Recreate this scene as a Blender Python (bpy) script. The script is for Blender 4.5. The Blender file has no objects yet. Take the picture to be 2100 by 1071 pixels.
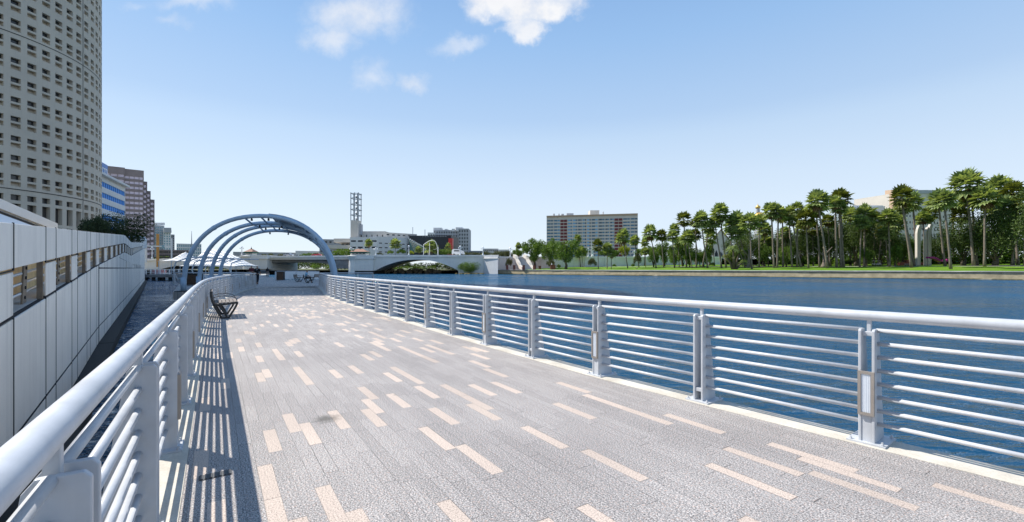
import bpy, bmesh, math, random
from mathutils import Vector, Matrix
random.seed(7)
R = math.radians
C = bpy.context.scene.collection
F = 933.333          # focal length in photograph pixels (16 mm lens)
EYE = 1.49           # camera height above the deck
HZ = 550.0           # horizon row of the photograph
WATER = -1.3

def P(px, py, d):    # a place at distance d seen at photo position px, py
    return Vector(((px-1050)/F*d, d, EYE+(HZ-py)/F*d))
def PX(px, d): return (px-1050)/F*d
def PZ(py, d): return EYE+(HZ-py)/F*d

# ------------------------------------------------------------------ node helpers
class NT:
    def __init__(s, tree): s.t = tree; s.n = tree.nodes; s.l = tree.links
    def new(s, typ, **kw):
        n = s.n.new(typ)
        for k, v in kw.items(): setattr(n, k, v)
        return n
    def put(s, sock, v):
        if hasattr(v, 'is_output') or isinstance(v, bpy.types.NodeSocket): s.l.new(v, sock)
        elif v is not None:
            if sock.type == 'RGBA' and len(v) == 3: v = (*v, 1)
            sock.default_value = v
    def m(s, op, a, b=None, c=None, clamp=False):
        n = s.n.new('ShaderNodeMath'); n.operation = op; n.use_clamp = clamp
        s.put(n.inputs[0], a)
        if b is not None: s.put(n.inputs[1], b)
        if c is not None: s.put(n.inputs[2], c)
        return n.outputs[0]
    def mix(s, f, a, b, mode='MIX'):
        n = s.n.new('ShaderNodeMix'); n.data_type = 'RGBA'; n.blend_type = mode
        s.put(n.inputs[0], f); s.put(n.inputs[6], a); s.put(n.inputs[7], b)
        return n.outputs[2]
    def noise(s, vec, scale, detail=3, rough=.55, dist=0):
        n = s.n.new('ShaderNodeTexNoise')
        if vec is not None: s.l.new(vec, n.inputs['Vector'])
        n.inputs['Scale'].default_value = scale; n.inputs['Detail'].default_value = detail
        n.inputs['Roughness'].default_value = rough; n.inputs['Distortion'].default_value = dist
        return n.outputs[0]
    def ramp(s, fac, stops):
        n = s.n.new('ShaderNodeValToRGB'); s.l.new(fac, n.inputs[0]); e = n.color_ramp.elements
        while len(e) < len(stops): e.new(.5)
        for k, (p, c) in zip(e, stops):
            k.position = p; k.color = (*c, 1) if hasattr(c, '__len__') else (c, c, c, 1)
        return n.outputs[0]
    def maprange(s, v, a, b, c=0, d=1, smooth=False):
        n = s.n.new('ShaderNodeMapRange'); n.interpolation_type = 'SMOOTHSTEP' if smooth else 'LINEAR'
        s.put(n.inputs[0], v)
        for i, x in zip((1, 2, 3, 4), (a, b, c, d)): n.inputs[i].default_value = x
        return n.outputs[0]
    def xyz(s, x, y, z=0.0):
        n = s.n.new('ShaderNodeCombineXYZ'); s.put(n.inputs[0], x); s.put(n.inputs[1], y); s.put(n.inputs[2], z)
        return n.outputs[0]

def mat(name):
    m = bpy.data.materials.new(name); m.use_nodes = True
    nt = NT(m.node_tree); b = m.node_tree.nodes['Principled BSDF']
    return m, nt, b

def surf(name, col, rough=.6, metal=0, var=.12, scale=3.0, fine=0, bump=0, bscale=30, spec=.4, streak=0, col2=None, coat=0):
    """procedural surface: base colour with blotches, optional fine grain, vertical weather streaks and bump"""
    m, nt, b = mat(name)
    geo = nt.new('ShaderNodeNewGeometry').outputs['Position']
    n1 = nt.noise(geo, scale, 4, .6)
    lo = tuple(c*(1-var) for c in col); hi = tuple(min(1, c*(1+var)) for c in (col2 or col))
    c = nt.ramp(n1, [(.3, lo), (.7, hi)])
    if fine:
        n2 = nt.noise(geo, 60, 2, .7)
        c = nt.mix(fine, c, nt.ramp(n2, [(.3, tuple(x*.45 for x in col)), (.7, tuple(min(1, x*1.35) for x in col))]))
    if streak:
        mp = nt.new('ShaderNodeMapping'); nt.l.new(geo, mp.inputs[0]); mp.inputs['Scale'].default_value = (6, 6, .25)
        s = nt.noise(mp.outputs[0], .8, 4, .65)
        c = nt.mix(nt.maprange(s, .5, .75, 0, streak), c, tuple(x*.45 for x in col))
    nt.l.new(c, b.inputs['Base Color'])
    r = nt.maprange(n1, .3, .7, max(.02, rough-.08), min(1, rough+.08)); nt.l.new(r, b.inputs['Roughness'])
    b.inputs['Metallic'].default_value = metal; b.inputs['Specular IOR Level'].default_value = spec
    if coat: b.inputs['Coat Weight'].default_value = coat; b.inputs['Coat Roughness'].default_value = .1
    if bump:
        bn = nt.new('ShaderNodeBump'); bn.inputs['Strength'].default_value = bump; bn.inputs['Distance'].default_value = .01
        nt.l.new(nt.noise(geo, bscale, 4, .6), bn.inputs['Height']); nt.l.new(bn.outputs[0], b.inputs['Normal'])
    return m

def glass(name, col, rough=.08, spread=.5, metal=0.0):
    """window glass as seen from outside in daylight; each pane reads a little different (blinds, curtains)"""
    m, nt, b = mat(name)
    g = nt.new('ShaderNodeNewGeometry')
    r = g.outputs['Random Per Island']
    c = nt.ramp(r, [(0, tuple(x*(1-spread) for x in col)), (.6, col), (1, tuple(min(1, x*(1+2*spread)+.015) for x in col))])
    nt.l.new(c, b.inputs['Base Color']); b.inputs['Roughness'].default_value = rough
    b.inputs['Metallic'].default_value = metal; b.inputs['IOR'].default_value = 1.5
    return m

def leafmat(name, dark, light, trans=.25, rough=.5):
    m, nt, b = mat(name)
    g = nt.new('ShaderNodeNewGeometry')
    n = nt.noise(g.outputs['Position'], .5, 3)
    v = nt.m('ADD', nt.m('MULTIPLY', g.outputs['Random Per Island'], .75), nt.m('MULTIPLY', n, .35))
    c = nt.ramp(v, [(.1, dark), (.9, light)])
    nt.l.new(c, b.inputs['Base Color']); b.inputs['Roughness'].default_value = rough
    b.inputs['Specular IOR Level'].default_value = .35
    t = nt.new('ShaderNodeBsdfTranslucent'); nt.l.new(nt.mix(1.0, c, (1.25, 1.2, .5), 'MULTIPLY'), t.inputs[0])
    mx = nt.new('ShaderNodeMixShader'); mx.inputs[0].default_value = trans
    nt.l.new(b.outputs[0], mx.inputs[1]); nt.l.new(t.outputs[0], mx.inputs[2])
    nt.l.new(mx.outputs[0], m.node_tree.nodes['Material Output'].inputs[0])
    return m

# ------------------------------------------------------------------ object helpers
def wloc(o):
    v = Vector((0, 0, 0))
    while o is not None: v = v + o.location; o = o.parent
    return v
def tag(o, label=None, cat=None, group=None, kind=None):
    if label: o['label'] = label
    if cat: o['category'] = cat
    if group: o['group'] = group
    if kind: o['kind'] = kind
    return o
def thing(name, label, cat, loc=(0, 0, 0), group=None):
    o = bpy.data.objects.new(name, None); C.objects.link(o); o.location = loc; o.empty_display_size = .2
    return tag(o, label, cat, group)
def kids(o): return list(o.children)
def copy_tree(o, parent=None):
    c = o.copy(); C.objects.link(c)
    if parent is not None: c.parent = parent
    for ch in kids(o): copy_tree(ch, c)
    return c

class MB:
    def __init__(s): s.v = []; s.f = []; s.mi = []; s.cur = 0; s.uv = None
    def add(s, vs, fs):
        k = len(s.v); s.v += [Vector(v) for v in vs]
        for f in fs: s.f.append([i+k for i in f]); s.mi.append(s.cur)
    def quad(s, a, b, c, d): s.add([a, b, c, d], [(0, 1, 2, 3)])
    def box(s, x0, y0, z0, x1, y1, z1):
        s.add([(x0,y0,z0),(x1,y0,z0),(x1,y1,z0),(x0,y1,z0),(x0,y0,z1),(x1,y0,z1),(x1,y1,z1),(x0,y1,z1)],
              [(3,2,1,0),(4,5,6,7),(0,1,5,4),(1,2,6,5),(2,3,7,6),(3,0,4,7)])
    def obox(s, c, ax, ay, az, hx, hy, hz, taper=1.0):
        c = Vector(c); ax, ay, az = Vector(ax)*hx, Vector(ay)*hy, Vector(az)*hz
        vs = []
        for k, t in ((-1, 1.0), (1, taper)):
            for i, j in ((-1,-1),(1,-1),(1,1),(-1,1)): vs.append(c+ax*i*t+ay*j*t+az*k)
        s.add(vs, [(3,2,1,0),(4,5,6,7),(0,1,5,4),(1,2,6,5),(2,3,7,6),(3,0,4,7)])
    def beam(s, a, b, w, h):          # rectangular bar from a to b
        a, b = Vector(a), Vector(b); d = (b-a); L = d.length; d.normalize()
        up = Vector((0,0,1)) if abs(d.z) < .95 else Vector((0,1,0))
        sx = d.cross(up).normalized(); sz = sx.cross(d)
        s.obox((a+b)/2, sx, d, sz, w/2, L/2, h/2)
    def prism(s, poly, z0, z1):       # poly counter-clockwise, vertical prism
        n = len(poly)
        vs = [(x, y, z0) for x, y in poly]+[(x, y, z1) for x, y in poly]
        s.add(vs, [tuple(range(n-1, -1, -1)), tuple(range(n, 2*n))]+[(i, (i+1) % n, n+(i+1) % n, n+i) for i in range(n)])
    def extrude(s, poly, off):        # any planar polygon (3-D points) pushed by off
        n = len(poly); a = [Vector(p) for p in poly]; b = [p+Vector(off) for p in a]
        s.add(a+b, [tuple(range(n-1, -1, -1)), tuple(range(n, 2*n))]+[(i, (i+1) % n, n+(i+1) % n, n+i) for i in range(n)])
    def tube(s, pts, r, seg=8, caps=True, flat=1.0):
        pts = [Vector(p) for p in pts]; n = len(pts)
        rs = r if hasattr(r, '__len__') else [r]*n
        k = len(s.v); side = None
        for i, p in enumerate(pts):
            t = (pts[min(i+1, n-1)]-pts[max(i-1, 0)]).normalized()
            if side is None:
                up = Vector((0,0,1)) if abs(t.z) < .9 else Vector((1,0,0))
                side = t.cross(up).normalized()
            side = (side-t*side.dot(t)).normalized(); nn = side.cross(t)
            for j in range(seg):
                a = 2*math.pi*j/seg
                s.v.append(p+side*math.cos(a)*rs[i]+nn*math.sin(a)*rs[i]*flat)
        for i in range(n-1):
            for j in range(seg):
                a = k+i*seg+j; b = k+i*seg+(j+1) % seg
                s.f.append([a, b, b+seg, a+seg]); s.mi.append(s.cur)
        if caps:
            s.f.append([k+j for j in range(seg)][::-1]); s.mi.append(s.cur)
            s.f.append([k+(n-1)*seg+j for j in range(seg)]); s.mi.append(s.cur)
    def lathe(s, prof, c=(0,0,0), seg=16):   # prof: list of (r, z)
        k = len(s.v); c = Vector(c)
        for r_, z in prof:
            for j in range(seg):
                a = 2*math.pi*j/seg; s.v.append(c+Vector((r_*math.cos(a), r_*math.sin(a), z)))
        for i in range(len(prof)-1):
            for j in range(seg):
                a = k+i*seg+j; b = k+i*seg+(j+1) % seg
                s.f.append([a, b, b+seg, a+seg]); s.mi.append(s.cur)
        s.f.append([k+j for j in range(seg)][::-1]); s.mi.append(s.cur)
        m = k+(len(prof)-1)*seg
        s.f.append([m+j for j in range(seg)]); s.mi.append(s.cur)
    def build(s, name, mats, parent=None, smooth=False, local=False, bevel=0, uv=None):
        me = bpy.data.meshes.new(name)
        off = wloc(parent) if (parent is not None and not local) else Vector((0,0,0))
        me.from_pydata([v-off for v in s.v], [], s.f)
        if not isinstance(mats, (list, tuple)): mats = [mats]
        for m in mats: me.materials.append(m)
        if len(mats) > 1: me.polygons.foreach_set('material_index', s.mi)
        if smooth: me.polygons.foreach_set('use_smooth', [True]*len(me.polygons))
        if uv:
            lay = me.uv_layers.new(name='UVMap')
            for lp in me.loops: lay.data[lp.index].uv = uv(me.vertices[lp.vertex_index].co+off)
        me.update()
        o = bpy.data.objects.new(name, me); C.objects.link(o)
        if parent is not None: o.parent = parent
        if bevel:
            bm = o.modifiers.new('edge', 'BEVEL'); bm.width = bevel; bm.segments = 2; bm.limit_method = 'ANGLE'; bm.angle_limit = R(40)
        return o

def facade(wall, A, B, ub, zb, win, depth):
    """wall face from A to B (left to right seen from outside); ub/zb = break positions (metres); win(i,j) opens a recess.
    Adds face and reveals to the mesh builder, returns {(i,j): four pane corners}."""
    A = Vector((A[0], A[1], 0)); B = Vector((B[0], B[1], 0)); d = (B-A).normalized(); n = Vector((d.y, -d.x, 0))
    pt = lambda u, z, k=0: A+d*u+Vector((0, 0, z))-n*k
    out = {}
    for i in range(len(ub)-1):
        for j in range(len(zb)-1):
            u0, u1, z0, z1 = ub[i], ub[i+1], zb[j], zb[j+1]
            q = [pt(u0, z0), pt(u1, z0), pt(u1, z1), pt(u0, z1)]
            if win(i, j):
                r = [pt(u0, z0, depth), pt(u1, z0, depth), pt(u1, z1, depth), pt(u0, z1, depth)]
                for k in range(4): wall.quad(q[k], q[(k+1) % 4], r[(k+1) % 4], r[k])
                out[(i, j)] = r
            else: wall.quad(*q)
    return out
def breaks(total, n, frac, lead=None):
    """n openings evenly spread over total, each frac of its pitch"""
    p = total/n; w = p*frac; b = [0]
    for i in range(n): b += [i*p+(p-w)/2, i*p+(p+w)/2]
    return b+[total]
def emit(panes, parent, m, name='window', mode='row', cap=100, key=None):
    """window panes as parts: one per row, or one each (the rest as one part of kind stuff)"""
    if mode == 'row':
        rows = {}
        for (i, j), q in panes.items(): rows.setdefault(j, []).append(q)
        for j in sorted(rows):
            b = MB()
            for q in rows[j]: b.quad(*q)
            b.build(name, m, parent)
    else:
        ks = sorted(panes, key=key) if key else sorted(panes)
        for k in ks[:cap]:
            b = MB(); b.quad(*panes[k]); b.build(name, m, parent)
        if ks[cap:]:
            b = MB()
            for k in ks[cap:]: b.quad(*panes[k])
            o = b.build(name, m, parent); o['kind'] = 'stuff'
# ------------------------------------------------------------------ materials
M = {}
M['paint'] = surf('pale_blue_paint', (.53, .545, .565), .42, var=.10, scale=5, streak=.22, bump=.05, bscale=90, spec=.5)
M['blue_steel'] = surf('blue_steel_paint', (.34, .45, .555), .42, var=.14, scale=1.6, streak=.25, spec=.5)
M['concrete_edge'] = surf('cream_concrete', (.58, .52, .42), .8, var=.16, scale=2.2, fine=.25, bump=.3, col2=(.64, .60, .52))
M['panel'] = surf('white_precast', (.87, .82, .745), .75, var=.07, scale=1.0, fine=.08, streak=.40, bump=.1, bscale=60)
M['dark_gap'] = surf('dark_joint', (.03, .03, .032), .9)
M['tide_shade'] = surf('tide_stained_shade_concrete', (.028, .028, .026), .85, var=.4, scale=3, bump=.4)  # tide-stained concrete, darkened further to hold the black shade beside the wall
M['plywood'] = surf('tan_plywood', (.88, .63, .33), .7, var=.2, scale=3)
M['galv'] = surf('galvanised_pipe', (.50, .53, .57), .4, metal=.6, var=.1)
M['rust_plate'] = surf('brown_steel_plate', (.20, .16, .12), .6, var=.25, scale=6)
M['bronze'] = surf('bronze_frame', (.34, .30, .26), .45, metal=.3, var=.1)
M['lens'] = surf('milky_lens', (.80, .83, .86), .3, var=.03)
M['bolt'] = surf('steel_bolt', (.3, .31, .33), .4, metal=.7)
M['black_metal'] = surf('black_cast_metal', (.018, .02, .022), .45, var=.2, spec=.5)
M['grey_wood'] = surf('weathered_slats', (.20, .165, .14), .7, var=.25, scale=9, bump=.2)
M['brown_wood'] = surf('brown_slats', (.10, .055, .032), .6, var=.3, scale=5)
M['tower'] = surf('grey_precast_tower', (.63, .54, .43), .85, var=.07, scale=.12, streak=.16, fine=.05)
M['tower_glass'] = glass('tower_glass', (.05, .048, .05), .12, .6)
M['tower_blind'] = glass('tall_glass', (.075, .065, .06), .15, .6)
M['bridge'] = surf('pale_bridge_concrete', (.84, .80, .73), .8, var=.08, scale=.25, streak=.3, fine=.05)
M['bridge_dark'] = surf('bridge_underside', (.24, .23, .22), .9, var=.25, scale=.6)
M['cream'] = surf('cream_plaster', (.60, .555, .49), .8, var=.06, scale=.2, streak=.15)
M['white'] = surf('white_plaster', (.72, .71, .70), .7, var=.06, scale=.3, streak=.15)
M['white_paint'] = surf('white_gloss_paint', (.78, .78, .77), .4, var=.04)
M['greywall'] = surf('grey_render', (.40, .41, .43), .8, var=.08, scale=.2, streak=.15)
M['brown_granite'] = surf('brown_granite', (.29, .23, .22), .5, var=.1, scale=.3)
M['pink_glass'] = glass('lilac_glass', (.66, .58, .68), .15, .2, .25)
M['blue_glass'] = glass('blue_glass', (.035, .27, .72), .6, .2)
M['teal_glass'] = glass('teal_glass', (.20, .36, .42), .1, .35)
M['dark_glass'] = glass('dark_glass', (.035, .042, .05), .1, .6)
M['hotel_glass'] = glass('hotel_glass', (.07, .20, .32), .25, .65)
M['red_panel'] = surf('brick_red_panel', (.17, .038, .042), .7, var=.12)
M['bright_red'] = surf('bright_red_panel', (.70, .06, .05), .5, var=.06)
M['char'] = surf('charcoal_cladding', (.032, .034, .04), .5, var=.2, scale=.4)
M['brick'] = surf('red_brick', (.22, .08, .055), .85, var=.25, scale=6, bump=.3)
M['roof_red'] = surf('red_roof_tile', (.36, .20, .14), .8, var=.2, scale=3)
M['green_awning'] = surf('green_awning', (.01, .09, .06), .6)
M['lattice'] = surf('lattice_steel', (.34, .37, .40), .5, metal=.2, var=.1)
M['orange'] = surf('orange_pole', (.55, .27, .07), .6)
M['gold'] = surf('gold_dome', (.75, .50, .14), .35, metal=.5, var=.1)
M['tan'] = surf('tan_brick', (.46, .33, .23), .85, var=.08)
M['stone'] = surf('seawall_stone', (.36, .30, .19), .9, var=.35, scale=.7, bump=.6, bscale=3, fine=.2)
M['cap'] = surf('seawall_cap', (.52, .50, .46), .85, var=.2, scale=.5, fine=.2)
M['moss'] = surf('algae_stone', (.17, .13, .045), .9, var=.5, scale=1.5, bump=.6, bscale=4)
M['trunk'] = surf('palm_trunk', (.19, .155, .125), .9, var=.3, scale=1.5, bump=.5, bscale=8)
M['bark'] = surf('tree_bark', (.10, .08, .06), .9, var=.3, scale=3, bump=.5, bscale=12)
M['thatch'] = surf('dead_frond', (.24, .15, .07), .9, var=.3, scale=5)
M['palm_leaf'] = leafmat('palm_leaf', (.05, .10, .03), (.40, .47, .19), .40, .36)
M['palm_leaf_yellow'] = leafmat('palm_leaf_yellow', (.05, .07, .012), (.22, .24, .05), .25, .42)
M['leaf'] = leafmat('leaf_green', (.022, .065, .010), (.19, .29, .045), .35)
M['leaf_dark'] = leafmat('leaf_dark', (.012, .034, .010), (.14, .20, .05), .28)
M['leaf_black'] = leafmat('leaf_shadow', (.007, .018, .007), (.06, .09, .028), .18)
M['leaf_lime'] = leafmat('leaf_lime', (.13, .19, .01), (.38, .42, .03), .35)
M['leaf_olive'] = leafmat('leaf_olive', (.04, .05, .02), (.15, .16, .06), .2)
M['membrane'] = surf('white_membrane', (.82, .81, .79), .6, var=.03)
M['magenta'] = surf('magenta_paint', (.36, .03, .20), .5)
M['skin'] = surf('skin', (.36, .20, .13), .6, var=.06)
M['hair'] = surf('dark_hair', (.012, .010, .009), .6)
M['black_cloth'] = surf('black_cloth', (.012, .012, .015), .9, var=.2)
M['blue_cloth'] = surf('light_blue_shirt', (.24, .46, .62), .9, var=.1)
M['red_cloth'] = surf('dark_red_cloth', (.10, .02, .025), .9, var=.2)
M['denim'] = surf('dark_trousers', (.02, .022, .03), .9, var=.2)
M['grey_cloth'] = surf('grey_legging', (.16, .13, .13), .9, var=.2)
M['shoe'] = surf('shoe_rubber', (.02, .02, .022), .6)
M['rubber'] = surf('tyre_rubber', (.015, .015, .016), .8)
M['silver'] = surf('silver_car_paint', (.45, .47, .50), .25, metal=.5, coat=.6)
M['car_red'] = surf('red_car_paint', (.42, .03, .05), .25, coat=.6)
M['car_white'] = surf('white_car_paint', (.72, .72, .72), .25, coat=.6)
M['bank_earth'] = surf('bank_earth', (.11, .12, .05), .95, var=.4, scale=.15, fine=.2)
M['rock'] = surf('bank_rock', (.26, .22, .16), .9, var=.35, scale=1.2, bump=.5, bscale=5)
M['asphalt'] = surf('asphalt', (.055, .055, .058), .9, var=.2, fine=.2)
M['land'] = surf('city_ground', (.12, .12, .085), .95, var=.2, scale=.1, fine=.15)
M['brick_paving'] = surf('brick_promenade', (.34, .20, .15), .9, var=.2, scale=.6)
M['sign_blue'] = surf('blue_sign', (.02, .16, .50), .4)
M['grate'] = surf('grate_iron', (.10, .10, .10), .6, metal=.3)

def granite():
    m, nt, b = mat('granite_pavers')
    uv = nt.new('ShaderNodeUVMap').outputs[0]
    sp = nt.new('ShaderNodeSeparateXYZ'); nt.l.new(uv, sp.inputs[0]); u, v = sp.outputs[0], sp.outputs[1]
    W = .101
    rv = nt.m('DIVIDE', v, W); row = nt.m('FLOOR', rv); fv = nt.m('FRACT', rv)
    def wn(*c):
        n = nt.new('ShaderNodeTexWhiteNoise', noise_dimensions='3D'); nt.l.new(nt.xyz(*c), n.inputs[0]); return n.outputs[0]
    rr = wn(row, 3.3, 1.1); rl = wn(row, 7.7, 2.2)
    ln = nt.m('ADD', .585, nt.m('MULTIPLY', rl, .05))
    ru = nt.m('ADD', nt.m('DIVIDE', u, ln), rr); cell = nt.m('FLOOR', ru); fu = nt.m('FRACT', ru)
    du = nt.m('MULTIPLY', nt.m('MINIMUM', fu, nt.m('SUBTRACT', 1.0, fu)), ln)
    dv = nt.m('MULTIPLY', nt.m('MINIMUM', fv, nt.m('SUBTRACT', 1.0, fv)), W)
    edge = nt.m('MINIMUM', du, nt.m('MULTIPLY', dv, 1.7))
    wide = nt.m('ADD', .0013, nt.m('MULTIPLY', nt.m('POWER', wn(cell, row, 11.0), 2.0), .0042))
    joint = nt.m('LESS_THAN', edge, wide)
    grp = nt.m('FLOOR', nt.m('DIVIDE', row, 3.0)); pick = nt.m('FLOOR', nt.m('MULTIPLY', wn(cell, grp, 5.0), 7.4))
    accent = nt.m('COMPARE', pick, nt.m('SUBTRACT', row, nt.m('MULTIPLY', grp, 3.0)), .1)
    tint = wn(cell, row, 9.0)
    big = nt.noise(uv, .55, 4, .6)
    s1 = nt.noise(uv, 95, 2, .8); s2 = nt.noise(nt.new('ShaderNodeNewGeometry').outputs['Position'], 55, 3, .75)
    grey = nt.ramp(s1, [(.34, (.035, .035, .04)), (.45, (.22, .215, .217)), (.54, (.33, .32, .317)), (.64, (.66, .62, .60))])
    grey = nt.mix(nt.maprange(s2, .56, .66), grey, (.46, .34, .29))
    pink = nt.ramp(s1, [(.34, (.20, .165, .145)), (.46, (.475, .395, .345)), (.6, (.60, .52, .46))])
    c = nt.mix(accent, grey, pink)
    c = nt.mix(1.0, c, nt.ramp(tint, [(0, (1.06, 1.036, .985)), (1, (1.23, 1.20, 1.14))]), 'MULTIPLY')
    c = nt.mix(1.0, c, nt.ramp(big, [(.3, (.84, .83, .83)), (.7, (1.06, 1.05, 1.04))]), 'MULTIPLY')
    # an oily stain, grime spots
    vo = nt.new('ShaderNodeTexVoronoi'); nt.l.new(uv, vo.inputs['Vector']); vo.inputs['Scale'].default_value = 1.3
    spot = nt.m('LESS_THAN', nt.m('ADD', vo.outputs['Distance'], nt.m('MULTIPLY', s2, .05)), .052)
    c = nt.mix(nt.m('MULTIPLY', spot, .55), c, (.09, .085, .08))
    geo = nt.new('ShaderNodeNewGeometry').outputs['Position']
    vm = nt.new('ShaderNodeVectorMath', operation='DISTANCE'); nt.l.new(geo, vm.inputs[0]); vm.inputs[1].default_value = (-1.83, 4.5, 0)
    st = nt.maprange(nt.m('ADD', vm.outputs['Value'], nt.m('MULTIPLY', nt.noise(geo, 14, 3), .16)), .12, .24, .7, 0)
    c = nt.mix(st, c, (.07, .065, .05))
    c = nt.mix(nt.m('MULTIPLY', joint, nt.maprange(wn(cell, row, 21.0), .2, 1.0, .35, .9)), c, (.06, .056, .054))
    nt.l.new(c, b.inputs['Base Color']); b.inputs['Roughness'].default_value = .72; b.inputs['Specular IOR Level'].default_value = .3
    h = nt.m('SUBTRACT', nt.m('MULTIPLY', s1, .25), joint)
    h = nt.m('ADD', h, nt.m('MULTIPLY', tint, .5))
    bn = nt.new('ShaderNodeBump'); bn.inputs['Strength'].default_value = .09; bn.inputs['Distance'].default_value = .005
    nt.l.new(h, bn.inputs['Height']); nt.l.new(bn.outputs[0], b.inputs['Normal'])
    return m
M['granite'] = granite()

def water():
    m, nt, b = mat('river_water')
    geo = nt.new('ShaderNodeNewGeometry').outputs['Position']
    mp = nt.new('ShaderNodeMapping'); nt.l.new(geo, mp.inputs[0]); mp.inputs['Rotation'].default_value = (0, 0, R(20)); mp.inputs['Scale'].default_value = (.55, 1.25, 1)
    n1 = nt.noise(mp.outputs[0], .55, 3, .55, .6); n2 = nt.noise(mp.outputs[0], 2.2, 4, .6, .6); n3 = nt.noise(geo, .035, 3, .6)
    h = nt.m('ADD', nt.m('MULTIPLY', n1, 1.0), nt.m('MULTIPLY', n2, .38))
    h = nt.m('MULTIPLY', h, nt.maprange(n3, .34, .66, .35, 1.7))
    bn = nt.new('ShaderNodeBump'); bn.inputs['Strength'].default_value = 1.0; bn.inputs['Distance'].default_value = .75
    nt.l.new(h, bn.inputs['Height']); nt.l.new(bn.outputs[0], b.inputs['Normal'])
    # wind-ruffled water: body colour under a Fresnel reflection whose grazing value levels off
    c = nt.ramp(n3, [(.3, (.007, .048, .098)), (.7, (.013, .078, .155))])
    df = nt.new('ShaderNodeBsdfDiffuse'); nt.l.new(c, df.inputs[0])
    gl = nt.new('ShaderNodeBsdfGlossy'); gl.inputs[0].default_value = (.92, .96, 1, 1); gl.inputs['Roughness'].default_value = .035; nt.l.new(bn.outputs[0], gl.inputs['Normal'])
    fr = nt.new('ShaderNodeFresnel'); fr.inputs[0].default_value = 1.34; nt.l.new(bn.outputs[0], fr.inputs['Normal'])
    fac = nt.m('MINIMUM', fr.outputs[0], .66)
    mx = nt.new('ShaderNodeMixShader'); nt.l.new(fac, mx.inputs[0]); nt.l.new(df.outputs[0], mx.inputs[1]); nt.l.new(gl.outputs[0], mx.inputs[2])
    nt.l.new(mx.outputs[0], m.node_tree.nodes['Material Output'].inputs[0]); m.node_tree.nodes.remove(b)
    return m
M['water'] = water()

def lawn():
    m, nt, b = mat('mown_lawn')
    geo = nt.new('ShaderNodeNewGeometry').outputs['Position']
    n = nt.noise(geo, .12, 5, .65); n2 = nt.noise(geo, 3.0, 4, .7)
    c = nt.ramp(n, [(.3, (.09, .19, .014)), (.55, (.15, .275, .022)), (.78, (.27, .30, .07))])
    c = nt.mix(.35, c, nt.ramp(n2, [(.3, (.05, .11, .01)), (.7, (.18, .30, .03))]))
    nt.l.new(c, b.inputs['Base Color']); b.inputs['Roughness'].default_value = .9; b.inputs['Specular IOR Level'].default_value = .1
    bn = nt.new('ShaderNodeBump'); bn.inputs['Distance'].default_value = .15; nt.l.new(nt.noise(geo, 6, 4), bn.inputs['Height']); nt.l.new(bn.outputs[0], b.inputs['Normal'])
    return m
M['lawn'] = lawn()

# ------------------------------------------------------------------ camera, sky, sun
sc = bpy.context.scene
cam = bpy.data.cameras.new('camera'); co = bpy.data.objects.new('camera', cam); C.objects.link(co); sc.camera = co
co.location = (0, 0, EYE); co.rotation_euler = (R(90), 0, 0)
cam.sensor_width = 36; cam.lens = 16; cam.shift_y = 14.5/2100; cam.clip_start = .05; cam.clip_end = 6000
SUN_H = Vector((-.922, .386, 0)).normalized(); SUN_EL = R(49)
sun = bpy.data.lights.new('sun', 'SUN'); sun.energy = 4.6; sun.angle = R(.53); sun.color = (1, .955, .89)
so = bpy.data.objects.new('sun', sun); C.objects.link(so); so.location = (-60, 25, 90)
toS = SUN_H*math.cos(SUN_EL)+Vector((0, 0, math.sin(SUN_EL)))
so.rotation_euler = toS.to_track_quat('Z', 'Y').to_euler()
w = bpy.data.worlds.new('World'); sc.world = w; w.use_nodes = True
nt = NT(w.node_tree); bg = w.node_tree.nodes['Background']
sky = nt.new('ShaderNodeTexSky'); sky.sky_type = 'NISHITA'; sky.sun_disc = False
sky.sun_elevation = SUN_EL; sky.sun_rotation = math.atan2(SUN_H.x, SUN_H.y)
sky.altitude = 0; sky.air_density = 1.0; sky.dust_density = 0.2; sky.ozone_density = 2.0
tc = nt.new('ShaderNodeTexCoord').outputs['Generated']
sx = nt.new('ShaderNodeSeparateXYZ'); nt.l.new(tc, sx.inputs[0])
yy = nt.m('MAXIMUM', sx.outputs[1], .02)
p_ = nt.m('DIVIDE', sx.outputs[0], yy); q_ = nt.m('DIVIDE', sx.outputs[2], yy)
pq = nt.xyz(p_, q_, 0.0)
wx = nt.m('SUBTRACT', nt.noise(pq, 9, 6, .62), .5); wy = nt.m('SUBTRACT', nt.noise(nt.xyz(q_, p_, 3.0), 9, 6, .62), .5)
pw = nt.m('ADD', p_, nt.m('MULTIPLY', wx, .16)); qw = nt.m('ADD', q_, nt.m('MULTIPLY', wy, .12))
dens = None
#          px,  py,   a,   b, opacity, softness
for px, py, a, b_, op, soft in ((1075, -6, 128, 68, 1.0, .40), (1075, 62, 48, 36, .9, .6), (940, 92, 62, 26, .45, .9), (735, 30, 118, 62, .72, .8),
                       (680, 78, 72, 44, .62, .9), (762, 158, 46, 40, .42, 1.0), (855, 170, 52, 22, .5, .9), (395, 0, 85, 26, .5, 1.0), (350, 48, 48, 18, .25, 1.0), (275, 5, 50, 14, .2, 1.0)):
    ex = nt.m('DIVIDE', nt.m('SUBTRACT', pw, (px-1050)/F), a/F*1.12); ey = nt.m('DIVIDE', nt.m('SUBTRACT', qw, (HZ-py)/F), b_/F*1.12)
    r2 = nt.m('SQRT', nt.m('ADD', nt.m('MULTIPLY', ex, ex), nt.m('MULTIPLY', ey, ey)))
    k = nt.m('MULTIPLY', nt.maprange(r2, 1.0, 1.0-soft, 0, 1, True), op)
    dens = k if dens is None else nt.m('MAXIMUM', dens, k)
dens = nt.m('MULTIPLY', dens, nt.m('GREATER_THAN', sx.outputs[1], .03))
fl = nt.noise(pq, 16, 6, .6)
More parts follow.
